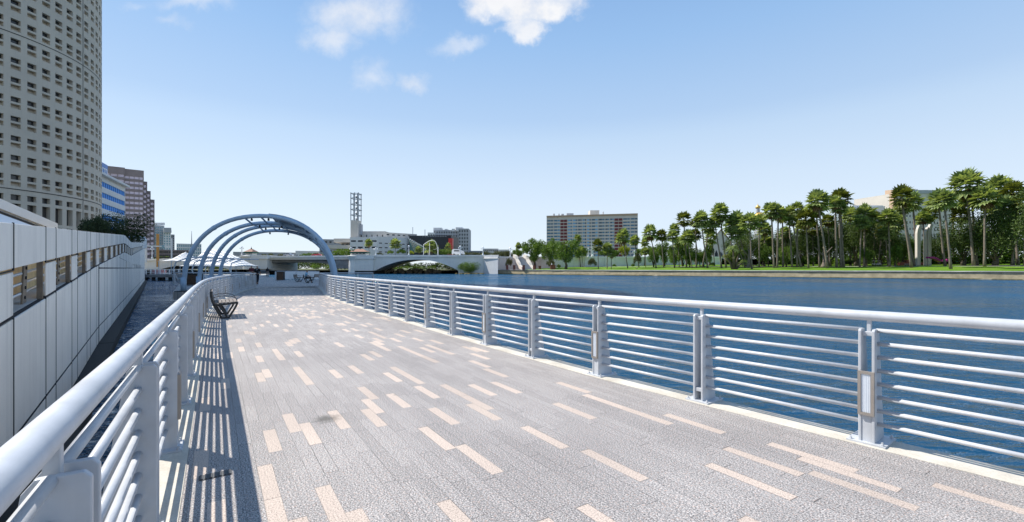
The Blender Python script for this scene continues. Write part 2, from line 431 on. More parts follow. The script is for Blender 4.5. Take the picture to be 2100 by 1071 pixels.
dens = nt.m('MULTIPLY', dens, nt.maprange(fl, .3, .56, .55, 1), clamp=True)
ccol = nt.ramp(nt.noise(nt.xyz(p_, q_, 7.0), 7, 5), [(.3, (4.1, 4.2, 4.45)), (.7, (4.85, 4.87, 4.95))])
# clear subtropical haze near the horizon: the sky texture is evened out by elevation
grad = nt.ramp(nt.m('ADD', nt.m('MULTIPLY', sx.outputs[2], .8), .1), [(0.0, (.70, .80, .92)), (.10, (.745, .85, .975)), (.196, (.72, .83, .965)), (.245, (.67, .80, .955)), (.313, (.56, .725, .93)), (.345, (.47, .65, .90)), (.452, (.335, .55, .87)), (.62, (.17, .36, .72)), (.9, (.10, .26, .60))])
gsc = nt.new('ShaderNodeVectorMath', operation='SCALE'); nt.l.new(grad, gsc.inputs[0]); gsc.inputs['Scale'].default_value = 1/.205
base = nt.mix(.88, sky.outputs[0], gsc.outputs[0])
nt.l.new(nt.mix(dens, base, ccol), bg.inputs[0]); bg.inputs[1].default_value = .15
sc.view_settings.view_transform = 'Standard'; sc.view_settings.look = 'None'; sc.view_settings.exposure = .45; sc.view_settings.gamma = 1
sc.cycles.max_bounces = 6; sc.cycles.transparent_max_bounces = 6; sc.cycles.caustics_reflective = False; sc.cycles.caustics_refractive = False
sc.cycles.use_denoising = True
# ------------------------------------------------------------------ deck and railings
def spline(pts):
    """monotone-parameter cubic through (y, x) points -> function x(y)"""
    ys = [p[0] for p in pts]; xs = [p[1] for p in pts]; n = len(ys)
    ms = []
    for i in range(n):
        if i == 0: ms.append((xs[1]-xs[0])/(ys[1]-ys[0]))
        elif i == n-1: ms.append((xs[-1]-xs[-2])/(ys[-1]-ys[-2]))
        else: ms.append((xs[i+1]-xs[i-1])/(ys[i+1]-ys[i-1]))
    def f(y):
        i = 0
        while i < n-2 and y > ys[i+1]: i += 1
        h = ys[i+1]-ys[i]; t = (y-ys[i])/h
        return ((2*t**3-3*t*t+1)*xs[i]+(t**3-2*t*t+t)*h*ms[i]+(-2*t**3+3*t*t)*xs[i+1]+(t**3-t*t)*h*ms[i+1])
    return f
Lx = spline([(-5, 2.83), (0, -.42), (5, -3.67), (10, -6.94), (15, -10.1), (20, -12.95), (25.8, -15.8), (30, -17.7), (35, -19.7)])
Rx = spline([(-4, 9.5), (0, 6.12), (3.905, 3.077), (5.154, 2.116), (6.418, 1.176), (10.36, -1.41), (13.12, -3.11), (18, -6.15), (24.3, -9.75), (30, -12.4), (35, -14.8)])
def resample(f, y0, y1, step, y_anchor=None):
    """points along x=f(y) at equal arc length; returns list of (point, tangent)"""
    ys = [y0+(y1-y0)*i/2000 for i in range(2001)]
    pts = [Vector((f(y), y, 0)) for y in ys]; cum = [0]
    for a, b in zip(pts, pts[1:]): cum.append(cum[-1]+(b-a).length)
    s0 = 0
    if y_anchor is not None:
        k = min(range(2001), key=lambda i: abs(ys[i]-y_anchor)); s0 = cum[k] % step
    out = []; s = s0; k = 0
    while s <= cum[-1]+1e-6:
        while k < 1999 and cum[k+1] < s: k += 1
        t = (s-cum[k])/max(1e-9, cum[k+1]-cum[k]); p = pts[k].lerp(pts[k+1], t)
        out.append((p, (pts[k+1]-pts[k]).normalized())); s += step
    return out
def offset(poly, dist):   # shift a 2-D/3-D polyline to its right by dist
    out = []
    for i, p in enumerate(poly):
        t = (poly[min(i+1, len(poly)-1)]-poly[max(i-1, 0)]).normalized()
        out.append(p+Vector((t.y, -t.x, 0))*dist)
    return out
Lpath = [p for p, t in resample(Lx, -5, 35, .5)]
Rpath = [p for p, t in resample(Rx, -4, 35, .5)]
def toR(p, t):   # where the right normal of the left rail meets the right rail line
    n = Vector((t.y, -t.x, 0)); lo, hi = 2.0, 9.0
    for _ in range(40):
        mid = (lo+hi)/2; q = p+n*mid
        if q.x < Rx(q.y): lo = mid
        else: hi = mid
    return p+n*lo
# paved deck: a slab with the paving coordinates (metres along / across) as UV
cen = []; s = 0
for i, p in enumerate(Lpath):
    t = (Lpath[min(i+1, len(Lpath)-1)]-Lpath[max(i-1, 0)]).normalized()
    if i: s += (p-Lpath[i-1]).length
    cen.append((p, t, s))
deck_faces = []; uvs = {}
dk = MB(); NV = 10
rows = []
for p, t, s in cen:
    q = toR(p, t); L = (q-p).length; row = []
    for k in range(NV+1):
        v = .165+(L-.33)*k/NV; pt = p+(q-p).normalized()*v
        uvs[len(dk.v)] = (s, v); row.append(len(dk.v)); dk.v.append(pt)
    rows.append(row)
for a, b in zip(rows, rows[1:]):
    for k in range(NV): dk.f.append([a[k], a[k+1], b[k+1], b[k]]); dk.mi.append(0)
endp, endt, ends = cen[-1]
endn = Vector((endt.y, -endt.x, 0))
# the plaza beyond the arches
plaza = [(-19.75, 35.02), (-14.75, 35.02), (-13.2, 36.6), (-12.6, 38.6), (-13, 41), (-15, 47), (-18.5, 54), (-22, 57.6), (-25, 58.6), (-31, 59.6), (-41, 78), (-43.5, 78), (-33, 59), (-27, 48), (-22.6, 40)]
k0 = len(dk.v)
for x, y in plaza:
    r = Vector((x, y, 0))-endp; uvs[len(dk.v)] = (ends+r.dot(endt), r.dot(endn)); dk.v.append(Vector((x, y, 0)))
dk.f.append([k0+i for i in range(len(plaza))]); dk.mi.append(0)
me = bpy.data.meshes.new('boardwalk_paving'); me.from_pydata(dk.v, [], dk.f); me.materials.append(M['granite'])
lay = me.uv_layers.new(name='UVMap')
for lp in me.loops: lay.data[lp.index].uv = uvs[lp.vertex_index]
o = bpy.data.objects.new('boardwalk_paving', me); C.objects.link(o); o['kind'] = 'structure'
# cream concrete edges and slab
def strip(path, o1, o2, z1, z0):
    b = MB(); A = offset(path, o1); B = offset(path, o2)
    n = len(path)
    for i in range(n-1):
        a0, a1, b0, b1 = A[i], A[i+1], B[i], B[i+1]
        up, dn = Vector((0, 0, z1)), Vector((0, 0, z0))
        b.quad(a0+up, b0+up, b1+up, a1+up); b.quad(b0+up, b0+dn, b1+dn, b1+up); b.quad(a0+dn, a0+up, a1+up, a1+dn); b.quad(a0+dn, a1+dn, b1+dn, b0+dn)
    return b
b = strip(Lpath, -.17, .163, .004, -.45); o = b.build('boardwalk_edge', M['concrete_edge']); o['kind'] = 'structure'
b = strip(Rpath, -.163, .17, .004, -.45); o = b.build('boardwalk_edge', M['concrete_edge']); o['kind'] = 'structure'
slab = MB()
for (p, t, s), (p2, t2, s2) in zip(cen[::4], cen[4::4]):
    q, q2 = toR(p, t), toR(p2, t2); z = Vector((0, 0, -.04)); h = Vector((0, 0, -.5))
    slab.quad(p+z, q+z, q2+z, p2+z); slab.quad(p+h, p2+h, q2+h, q+h)
slab.prism(plaza, -.5, -.02)
o = slab.build('boardwalk_slab', M['bridge_dark']); o['kind'] = 'structure'
# side platform under the feet of the arches
pf = MB(); pf.prism([(-17.3, 28.6), (-18.0, 30.6), (-19.95, 35.0), (-22.55, 39.9), (-30.0, 41.0), (-28.9, 39.4), (-21.3, 28.6)], -.5, -.006)
o = pf.build('arch_platform', M['granite'], uv=lambda c: (c.x*.5+c.y*.8, c.x*.8-c.y*.5)); o['kind'] = 'structure'
piles = thing('deck_piles', 'dark concrete piles standing in the water under the boardwalk', 'piles', (0, 0, -2))
for i, (p, t, s) in enumerate(cen[4::8]):
    for v in (.5, toR(p, t)):
        c = p+Vector((t.y, -t.x, 0))*.7 if v == .5 else v-Vector((t.y, -t.x, 0))*.7
        b = MB(); b.tube([(c.x, c.y, -2.5), (c.x, c.y, -.5)], .22, 10); b.build('pile', M['tide_shade'], piles)

def post_parts(root, p, t, inward, light, z=0.0):
    n = Vector((t.y, -t.x, 0))*inward; up = Vector((0, 0, 1)); p = p+Vector((0, 0, z))
    b = MB()
    for s in (-1, 1):
        c = p+t*s*.047; th = t*.011
        prof = [(.085, .012), (.085, .955), (.07, .972), (-.02, .972), (-.045, .94), (-.185, .012)]
        b.extrude([c-th+n*a+up*h for a, h in prof], th*2)
    b.obox(p+up*.93+n*.03, t, n, up, .037, .022, .018)           # saddle between the plates
    b.obox(p+up*.995+n*.0, t, n, up, .015, .018, .065)         # stem to the handrail
    b.obox(p+up*.135+n*.0, t, n, up, .037, .075, .02)
    if light: b.obox(p+up*.135+n*.07, t, n, up, .037, .008, .122)
    po = b.build('post', M['paint'], root, bevel=.004)
    b = MB(); b.obox(p+up*.01-n*.045, t, n, up, .135, .165, .008)
    for i in (-1, 1):
        for j in (.095, -.185): b.lathe([(.014, .016), (.014, .03), (.008, .032), (.008, .044)], p+t*i*.11+n*j, 6)
    b.build('base_plate', M['paint'], po)
    if light:
        b = MB(); fr = M['bronze']
        for s in (-1, 1): b.obox(p+t*s*.046+up*.43+n*.093, t, n, up, .011, .012, .185)
        for s in (-1, 1): b.obox(p+up*(.43+s*.174)+n*.093, t, n, up, .035, .012, .011)
        f = b.build('light_frame', fr, po)
        b = MB(); b.obox(p+up*.43+n*.087, t, n, up, .0345, .008, .1625)
        for k in (-2, -1, 0, 1, 2): b.obox(p+up*.43+n*.0965+t*k*.012, t, n, up, .0025, .0016, .158)
        b.build('light_lens', M['lens'], po)
def railing(name, label, path_pts, posts, inward, z=0.0, light0=0, group=None, lights=True):
    """path_pts: dense polyline; posts: list of (p, t)"""
    root = thing(name, label, 'railing', (posts[0][0].x, posts[0][0].y, z), group)
    up = Vector((0, 0, 1))
    b = MB(); b.tube([p+up*(1.08+z) for p in path_pts], .044, 14); b.build('handrail', M['paint'], root, smooth=True)
    for k, (p, t) in enumerate(posts): post_parts(root, p, t, inward, lights and (k % 2 == light0), z)
    for k in range(8):
        b = MB(); h = .165+k*.1135+z
        for (p, t), (q, t2) in zip(posts, posts[1:]):
            n1 = Vector((t.y, -t.x, 0))*inward; n2 = Vector((t2.y, -t2.x, 0))*inward; o_ = .005
            a, c = p+t*.05+n1*o_, q-t2*.05+n2*o_
            b.tube([a+up*h, c+up*h], .018, 8)
        b.build('rail_bar', M['paint'], root, smooth=True)
    return root
lp = resample(Lx, -4.5, 35, 1.53, 3.73); rp = resample(Rx, -3.5, 35, 1.53, 3.905)
def par(ps, y): 
    k = min(range(len(ps)), key=lambda i: abs(ps[i][0].y-y)); return k % 2
left_rail = railing('guard_railing', 'pale blue tube railing on the left edge, beside the channel and white wall', Lpath[1:], lp, 1, 0, par(lp, 3.73))
# right rail continues into a rounded end
rend = [Vector(v) for v in ((-14.8, 35, 0), (-15.05, 36.0, 0), (-14.8, 37.0, 0), (-14.0, 37.8, 0), (-12.9, 38.1, 0), (-11.6, 38.0, 0))]
rposts = rp+[(rend[2], Vector((.5, .85, 0)).normalized()), (rend[4], Vector((1, .1, 0)).normalized()), (rend[5], Vector((1, -.05, 0)).normalized())]
right_rail = railing('guard_railing', 'pale blue tube railing along the right edge of the boardwalk above the open river', Rpath[1:]+rend[1:], rposts, -1, 0, par(rp, 3.905))
ov = MB(); ov.prism([(-14.7, 34.6), (-11.2, 34.6), (-11.2, 38.35), (-14.3, 38.3), (-15.3, 37.0), (-15.45, 36)], -.5, -.008)
o = ov.build('boardwalk_bay', M['granite'], uv=lambda c: (c.x*.5+c.y*.8, c.x*.8-c.y*.5)); o['kind'] = 'structure'
def straight(a, b_, step=1.6):
    a, b_ = Vector(a), Vector(b_); n = max(1, round((b_-a).length/step)); t = (b_-a).normalized()
    return [a, b_], [(a.lerp(b_, i/n), t) for i in range(n+1)]
pl, po = straight((-30.0, 40.4, 0), (-22.9, 40.0, 0))
railing('guard_railing', 'blue railing across the back of the side platform behind the arch feet', pl, po, 1, lights=False)
pl, po = straight((-25.2, 58.45, 0), (-30.6, 59.3, 0))
railing('guard_railing', 'short blue railing beside the brown litter bin on the far plaza', pl, po, -1, lights=False)

# drain grate in the paving
g = thing('drain_grate', 'small slotted iron drain grate set in the pavers by the left railing', 'drain grate', (-2.13, 3.27, .002))
gt = Vector((-.55, .835, 0)); gn = Vector((gt.y, -gt.x, 0))
b = MB(); c = Vector((-2.13, 3.27, .003)); b.obox(c, gt, gn, (0, 0, 1), .045, .10, .002); b.build('frame', M['grate'], g)
for k in range(7):
    b = MB(); b.obox(c+gn*(-.084+k*.028)+Vector((0, 0, .004)), gt, gn, (0, 0, 1), .04, .008, .003); b.build('bar', M['grate'], g)

# ------------------------------------------------------------------ white panelled wall on the left
wpts = [(-3.5, 0.0), ]
def Wx(d):   # plan line of the wall face
    return -.811*d-1365/F if d <= 15 else -(.811*15+1365/F)-.787*(d-15)
def ztop(d):
    if d < 28.7: z = .18+.067*d
    elif d < 36.6: z = 2.10
    else: z = 2.10+.055*(d-36.6)
    return EYE+z
zot = lambda d: ztop(d)-.55
zob = lambda d: ztop(d)-1.08
def wn(d):
    a = Vector((Wx(d+.01)-Wx(d-.01), .02, 0)).normalized(); return Vector((a.y, -a.x, 0))   # towards the water
wall = thing('riverside_wall', 'long white precast panel wall rising along the channel, with slots and pipe rails', 'wall', (Wx(5), 5, WATER))
def wpanel(d0, d1, zl0, zl1, zh0, zh1, name='panel', m='panel', th=.02, gap=.021, back=0.0):
    t = Vector((Wx(d1)-Wx(d0), d1-d0, 0)); L = t.length; t.normalize(); n = Vector((t.y, -t.x, 0))
    a = Vector((Wx(d0), d0, 0))+t*gap-n*back; e = Vector((Wx(d1), d1, 0))-t*gap-n*back; up = Vector((0, 0, 1))
    b = MB(); b.extrude([a+up*(zl0+gap), e+up*(zl1+gap), e+up*(zh1-gap), a+up*(zh0-gap)], -n*th)
    return b.build(name, M[m], wall, bevel=.006)
edges = []
i = -2
while True:
    s0 = 5.15+2.511*i; s1 = s0+1.71
    if s0 > 72: break
    edges.append((s0, s1)); i += 1
prev = edges[0][0]-.8
allcuts = []
for s0, s1 in edges:
    allcuts.append((prev, s0, False)); allcuts.append((s0, s1, True)); prev = s1
allcuts.append((prev, 92, False))
ZL = -.45
LOW = MB()
for d0, d1, op in allcuts:
    if d0 < 15 < d1:      # bend with the wide dark expansion joint
        pieces = [(d0, 14.97), (15.03, d1)]
    else: pieces = [(d0, d1)]
    for a, e in pieces:
        wpanel(a, e, zot(a), zot(e), ztop(a), ztop(e))
        if not op: wpanel(a, e, zob(a), zob(e), zot(a), zot(e))
        if a >= 15:
            wpanel(a, e, EYE, EYE, zob(a), zob(e)); wpanel(a, e, ZL, ZL, EYE, EYE)
        else: wpanel(a, e, ZL, ZL, zob(a), zob(e))
        wpanel(a, e, -1.0, -1.0, ZL, ZL)
        wpanel(a, e, -2.6, -2.6, -1.0, -1.0, 'footing', 'tide_shade', .6, 0, -.38)  # footing pushed out over the channel, its near-black also standing in for shaded water
# backing (dark joints), inner ramp with tan back wall, sloping ramp floor and coping
def ribbon(d0, d1, n, back0, back1, zlo, zhi):
    b = MB(); prevq = None
    for k in range(n+1):
        d = d0+(d1-d0)*k/n; nn = wn(d); a = Vector((Wx(d), d, 0))
        q = [a-nn*back0+Vector((0, 0, zlo(d))), a-nn*back1+Vector((0, 0, zlo(d))), a-nn*back1+Vector((0, 0, zhi(d))), a-nn*back0+Vector((0, 0, zhi(d)))]
        if prevq:
            for j in range(4): b.quad(prevq[j], prevq[(j+1) % 4], q[(j+1) % 4], q[j])
        else: b.add(q, [(0, 1, 2, 3)])
        prevq = q
    b.add(prevq, [(3, 2, 1, 0)])
    return b
ribbon(-.6, 92, 60, .025, .08, lambda d: -1.0, lambda d: zob(d)-.02).build('backing', M['dark_gap'], wall)
ribbon(-.6, 92, 60, .025, .08, lambda d: zot(d)+.02, lambda d: ztop(d)-.03).build('backing', M['dark_gap'], wall)
ribbon(-.6, 92, 60, .085, .40, lambda d: zob(d)-.25, lambda d: zob(d)-.01).build('ramp_floor', M['cap'], wall)
ribbon(-.6, 92, 60, .40, .52, lambda d: zob(d)-.27, lambda d: ztop(d)-.04).build('inner_wall', M['plywood'], wall)
for k in range(3):
    b = MB(); h = .13+.135*k; ds = [-.6+92.6*j/60 for j in range(61)]
    b.tube([Vector((Wx(d), d, zob(d)+h))-wn(d)*.16 for d in ds], .02, 8); b.build('pipe_rail', M['galv'], wall, smooth=True)
for s0, s1 in edges:
    if s0 > 40: break
    d = s1-.50; nn = wn(d); t = Vector((-nn.y, nn.x, 0)); t = t if t.y > 0 else -t; c = Vector((Wx(d), d, 0))-nn*.15; up = Vector((0, 0, 1))
    b = MB(); b.extrude([c-t*.16+up*(zob(d)-.02), c+t*.1+up*(zob(d)-.02), c+t*.22+up*(zot(d)+.04), c-t*.02+up*(zot(d)+.04)], nn*.02)
    br = b.build('bracket', M['rust_plate'], wall)
    b = MB()
    for k in range(4): b.tube([c+t*(-.02+.03*k)+nn*.018+up*(zob(d)+.07+.135*k), c+t*(-.02+.03*k)+nn*.034+up*(zob(d)+.07+.135*k)], .022, 8)
    b.build('bolt', M['dark_gap'], br)
    e = s1-.02; b = MB(); nn = wn(e); c = Vector((Wx(e), e, 0)); b.extrude([c-nn*.025+up*(zob(e)-.02), c-nn*.09+up*(zob(e)-.02), c-nn*.09+up*(zot(e)+.05), c-nn*.025+up*(zot(e)+.05)], t*-.05 if False else Vector((nn.y, -nn.x, 0))*.05)
    b.build('bracket_wall', M['rust_plate'], wall)
# dark sealant in the joints between the panels
JB = MB()
def vjoint(d, za, zb_, w_=.038):
    nn = wn(d); t = Vector((-nn.y, nn.x, 0)); c = Vector((Wx(d), d, (za+zb_)/2)); JB.obox(c-nn*.004, t, nn, (0, 0, 1), w_/2, .0075, (zb_-za)/2)
def hjoint(d0, d1, f0, f1, h=.015):
    n = max(1, int((d1-d0)/6))
    for k in range(n):
        a, e = d0+(d1-d0)*k/n, d0+(d1-d0)*(k+1)/n; nn = wn((a+e)/2); z0, z1 = f0+(f1-f0)*k/n, f0+(f1-f0)*(k+1)/n
        A_, E_ = Vector((Wx(a), a, z0)), Vector((Wx(e), e, z1)); JB.extrude([A_+nn*.003-Vector((0, 0, h/2)), E_+nn*.003-Vector((0, 0, h/2)), E_+nn*.003+Vector((0, 0, h/2)), A_+nn*.003+Vector((0, 0, h/2))], -nn*.012)
for d0, d1, op in allcuts:
    if d0 > 60: break
    if d0 > -2:
        vjoint(d0, zot(d0), ztop(d0)-.01); vjoint(d0, -.98, zob(d0))
    if not op and d0 > -2:
        hjoint(d0, d1, zob(d0), zob(d1)); hjoint(d0, d1, zot(d0), zot(d1))
vjoint(15, -1.0, zob(15), .16)
hjoint(-1, 15, -.45, -.45); hjoint(15, 80, -.45, -.45); hjoint(15, 80, EYE, EYE); hjoint(24, 60, zob(24)-.15, EYE)
JB.build('joint_sealant', M['dark_gap'], wall)
# lower slots further along, recessed openings with bars
for d0, d1, z0, z1 in ((30, 36.5, EYE+.03, EYE+.44), (43, 60, EYE+.03, EYE+.38)):
    nn = wn(d0); up = Vector((0, 0, 1)); a = Vector((Wx(d0), d0, 0))+nn*.004; e = Vector((Wx(d1), d1, 0))+nn*.004
    b = MB(); b.quad(a+up*z0, e+up*z0, e+up*z1, a+up*z1); sl = b.build('slot_window', M['dark_glass'], wall)
    b = MB()
    for k in range(5):
        c = a.lerp(e, k/4); b.beam(c+up*z0, c+up*z1, .16, .10)
    b.build('mullion', M['panel'], sl)

# white skylight ramp roof showing above the wall
sk = thing('sloping_glass_roof', 'sloping white-edged glass roof rising behind the near end of the white wall', 'roof', (-14, 10, 1))
A, Bp = P(-60, 396, 11), P(112, 466, 16); up = Vector((0, 0, 1))
b = MB(); b.beam(A, Bp, .16, .26); b.build('roof_edge', M['white_paint'], sk)
b = MB(); b.extrude([A-up*.14, Bp-up*.14, Bp-up*1.6+Vector((1.3, -1.2, 0)), A-up*2.2+Vector((2.2, -1.8, 0))], Vector((-.9, .5, 0))*.1); b.build('glazing', glass('pale_roof_glass', (.60, .69, .82), .25, .1), sk)
b = MB(); b.beam(A-up*.22+Vector((.04, -.04, 0)), Bp-up*.22+Vector((.04, -.04, 0)), .08, .07); b.build('gutter', M['dark_gap'], sk)

# ------------------------------------------------------------------ blue arches
arch = thing('arch_canopy', 'four tall blue steel arches joined by purlins, spanning the boardwalk', 'arch canopy', (-16, 34, 0))
ribs = [(29.0, 377, 690, 443), (32.2, 408, 688, 457.5), (35.4, 432, 686, 463.5), (38.6, 450, 683, 473)]
ribcurves = []
for d, xl, xr, ytop in ribs:
    X0, X1 = PX(xl, d), PX(xr, d); zt = PZ(ytop, d); zb = -.02
    c = []
    for k in range(33):
        a = math.pi*(1-k/32); ex = .86
        sx_ = (X0+X1)/2+(X1-X0)/2*math.copysign(abs(math.cos(a))**.95, math.cos(a))
        sz_ = zb+(zt-zb)*abs(math.sin(a))**.80
        c.append(Vector((sx_, d, sz_)))
    ribcurves.append(c)
    b = MB(); b.tube(c, .135, 12); rb = b.build('arch_rib', M['blue_steel'], arch, smooth=True)
    for end in (c[0], c[-1]):
        b = MB(); b.box(end.x-.35, end.y-.35, -.04, end.x+.35, end.y+.35, .04); b.build('foot_plate', M['dark_gap'], rb)
        b = MB(); b.tube([(end.x, end.y-.03, 0), (end.x, end.y-.03, .9)], .165, 10); b.build('foot_sleeve', M['blue_steel'], rb, smooth=True)
    b = MB()
    for k in (9, 22): b.tube([c[k]+(c[k+1]-c[k])*.4, c[k]+(c[k+1]-c[k])*.75], .15, 12)
    b.build('splice_collar', M['blue_steel'], rb)
for k in (14, 16, 18, 20, 22, 24):
    b = MB()
    b.tube([rc[k]-Vector((0, 0, .02)) for rc in ribcurves], .06, 6)
    b.build('purlin', M['blue_steel'], arch, smooth=True)
b = MB()     # perforated sheet panels above the right half
for j in range(3):
    for k in range(17, 23):
        a, c_, e, f = ribcurves[j][k], ribcurves[j][k+1], ribcurves[j+1][k+1], ribcurves[j+1][k]
        z = Vector((0, 0, .155)); b.extrude([a+z, c_+z, e+z, f+z], (0, 0, .02))
b.build('roof_sheet', M['paint'], arch)
b = MB()
for j, k in ((0, 15), (0, 17), (1, 15), (1, 18), (2, 15), (2, 17), (3, 15), (3, 18)):
    c_ = ribcurves[j][k]; b.lathe([(.03, -.30), (.065, -.29), (.065, -.18), (.03, -.12)], c_, 8)
b.build('spotlight', M['black_metal'], arch)

# ------------------------------------------------------------------ benches
def bench():
    root = thing('bench', 'black metal bench with grey slats standing against the left railing', 'bench', (0, 0, 0))
    for y in (-.78, .78):
        b = MB()
        back = [(-.30, .80), (-.295, .66), (-.26, .50), (-.20, .34), (-.12, .18), (-.05, .05), (-.035, .0)]
        front = [(.135, .0), (.20, .12), (.27, .24), (.33, .36), (.365, .455)]
        seat = [(-.235, .405), (.0, .415), (.365, .455)]
        for pts in (back, front, seat, [(-.035, .014), (.135, .014)], [(-.11, .40), (.05, .16), (.09, .05)]):
            q = [Vector((x, y, z)) for x, z in pts]
            for a, e in zip(q, q[1:]): b.beam(a-(e-a).normalized()*.012, e+(e-a).normalized()*.012, .055, .055)
        b.build('side_frame', M['black_metal'], root, bevel=.006)
    for k in range(6):
        x = -.17+k*.098; b = MB(); b.obox((x, 0, .455+(.02*k/5)), (1, 0, .08), (0, 1, 0), (-.08, 0, 1), .041, .80, .015); b.build('seat_slat', M['grey_wood'], root, bevel=.004)
    for k in range(4):
        z = .52+k*.082; x = -.235-.015*k; b = MB(); b.obox((x, 0, z), (.2, 0, 1), (0, 1, 0), (1, 0, -.2), .035, .80, .014); b.build('back_slat', M['grey_wood'], root, bevel=.004)
    for y in (-.74, .74):
        b = MB(); pts = [(-.26, .62), (-.1, .66), (.08, .665), (.24, .64), (.335, .58), (.355, .50), (.33, .46)]
        b.tube([(x, y, z) for x, z in pts], .011, 6); b.build('armrest', M['black_metal'], root, smooth=True)
    return root
def place(o, x, y, z, ang): o.location = (x, y, z); o.rotation_euler = (0, 0, ang)
b0 = bench(); ang = math.atan2(.545, .84)
place(b0, -8.93, 14.05, .004, ang)
for (px, d, a, lab) in ((611.5, 49.5, .25, 'dark bench leftmost in the plaza group, its back towards the left'), (629, 46.2, .45, 'dark bench in the middle of the plaza group, occupied by the seated person'), (650, 52.5, 2.9, 'dark bench at the right end of the plaza group, near the rounded railing')):
    c = copy_tree(b0); place(c, PX(px, d), d, .004, a); c['label'] = lab
for o in [x for x in C.objects if x.name.startswith('bench') and x.type == 'EMPTY']: o['group'] = 'slatted benches on the boardwalk'

# ------------------------------------------------------------------ bins and plaza barriers
def slat_bin(x, y, ang, wd, h, label):
    root = thing('litter_bin', label, 'litter bin', (0, 0, 0))
    b = MB(); b.box(-wd/2, -.3, .05, wd/2, .3, h-.05); b.build('body', M['dark_gap'], root)
    n = 12
    b = MB()
    for k in range(n):
        z = .08+(h-.16)*k/n; b.box(-wd/2-.02, -.325, z, wd/2+.02, -.305, z+(h-.16)/n*.75)
    b.build('slats', M['brown_wood'], root)
    b = MB(); b.box(-wd/2-.20, -.34, 0, -wd/2-.025, .34, h); b.build('side_panel', M['paint'], root)
    b = MB(); b.box(-wd/2-.03, -.35, h-.045, wd/2+.03, .33, h+.01); b.build('lid', M['black_metal'], root)
    place(root, x, y, .002, ang); return root
slat_bin(PX(576, 55), 55, .1, .72, 1.08, 'tall brown slatted litter bin with a blue side panel on the plaza')
slat_bin(PX(399, 39.3), 39.3, .15, 1.05, 1.0, 'wide brown slatted bin behind the feet of the left arches')
for k, (x0, x1) in enumerate(((583, 607), (607.5, 631), (631.5, 655))):
    d = 57.6-k*.5
    root = thing('barrier_panel', ('white sheeted barrier panel right beside the brown litter bin', 'white sheeted barrier panel behind the dark benches', 'white sheeted barrier panel nearest the rounded railing end')[k], 'barrier', (PX((x0+x1)/2, d), d, 0), 'white barrier panels along the plaza edge')
    b = MB(); a, e = PX(x0, d), PX(x1, d)
    b.box(a, d-.02, .12, e, d+.02, 1.06); b.build('sheet', M['white_paint'], root)
    b = MB(); b.tube([(a, d-.03, .05), (a, d-.03, 1.1), (e, d-.03, 1.1), (e, d-.03, .05)], .025, 6); b.build('tube_frame', M['galv'], root)
    for x in (a+.2, e-.2):
        b = MB(); b.box(x-.03, d-.3, 0.004, x+.03, d+.3, .05); b.build('foot', M['galv'], root)
cb = thing('crowd_barrier', 'low grey steel crowd barrier across the far end of the path', 'barrier', (PX(542, 77), 77, 0))
b = MB(); a, e = PX(533, 77), PX(552, 77); b.tube([(a, 77, .1), (a, 77, 1.1), (e, 77, 1.1), (e, 77, .1), (a, 77, .1)], .03, 6); b.build('frame', M['galv'], cb)
for k in range(1, 12):
    b = MB(); x = a+(e-a)*k/12; b.tube([(x, 77, .1), (x, 77, 1.1)], .015, 5); b.build('upright', M['galv'], cb)

# ------------------------------------------------------------------ people
def skin_mesh(name, joints, bones, m, parent, levels=1):
    """continuous body grown over a skeleton: joints {key: (co, radius)}, bones [(a, b)]"""
    ks = list(joints); idx = {k: i for i, k in enumerate(ks)}
    me = bpy.data.meshes.new(name); me.from_pydata([Vector(joints[k][0]) for k in ks], [(idx[a], idx[b]) for a, b in bones], [])
    o = bpy.data.objects.new(name, me); C.objects.link(o); o.parent = parent
    md = o.modifiers.new('skin', 'SKIN'); md.use_smooth_shade = True
    if not me.skin_vertices: 
        bpy.context.view_layer.objects.active = o
    sv = me.skin_vertices[0].data if me.skin_vertices else None
    if sv is not None:
        for k in ks:
            r = joints[k][1]; sv[idx[k]].radius = r if hasattr(r, '__len__') else (r, r)
        sv[0].use_root = True
    sd = o.modifiers.new('smooth', 'SUBSURF'); sd.levels = levels; sd.render_levels = levels
    me.materials.append(m)
    return o
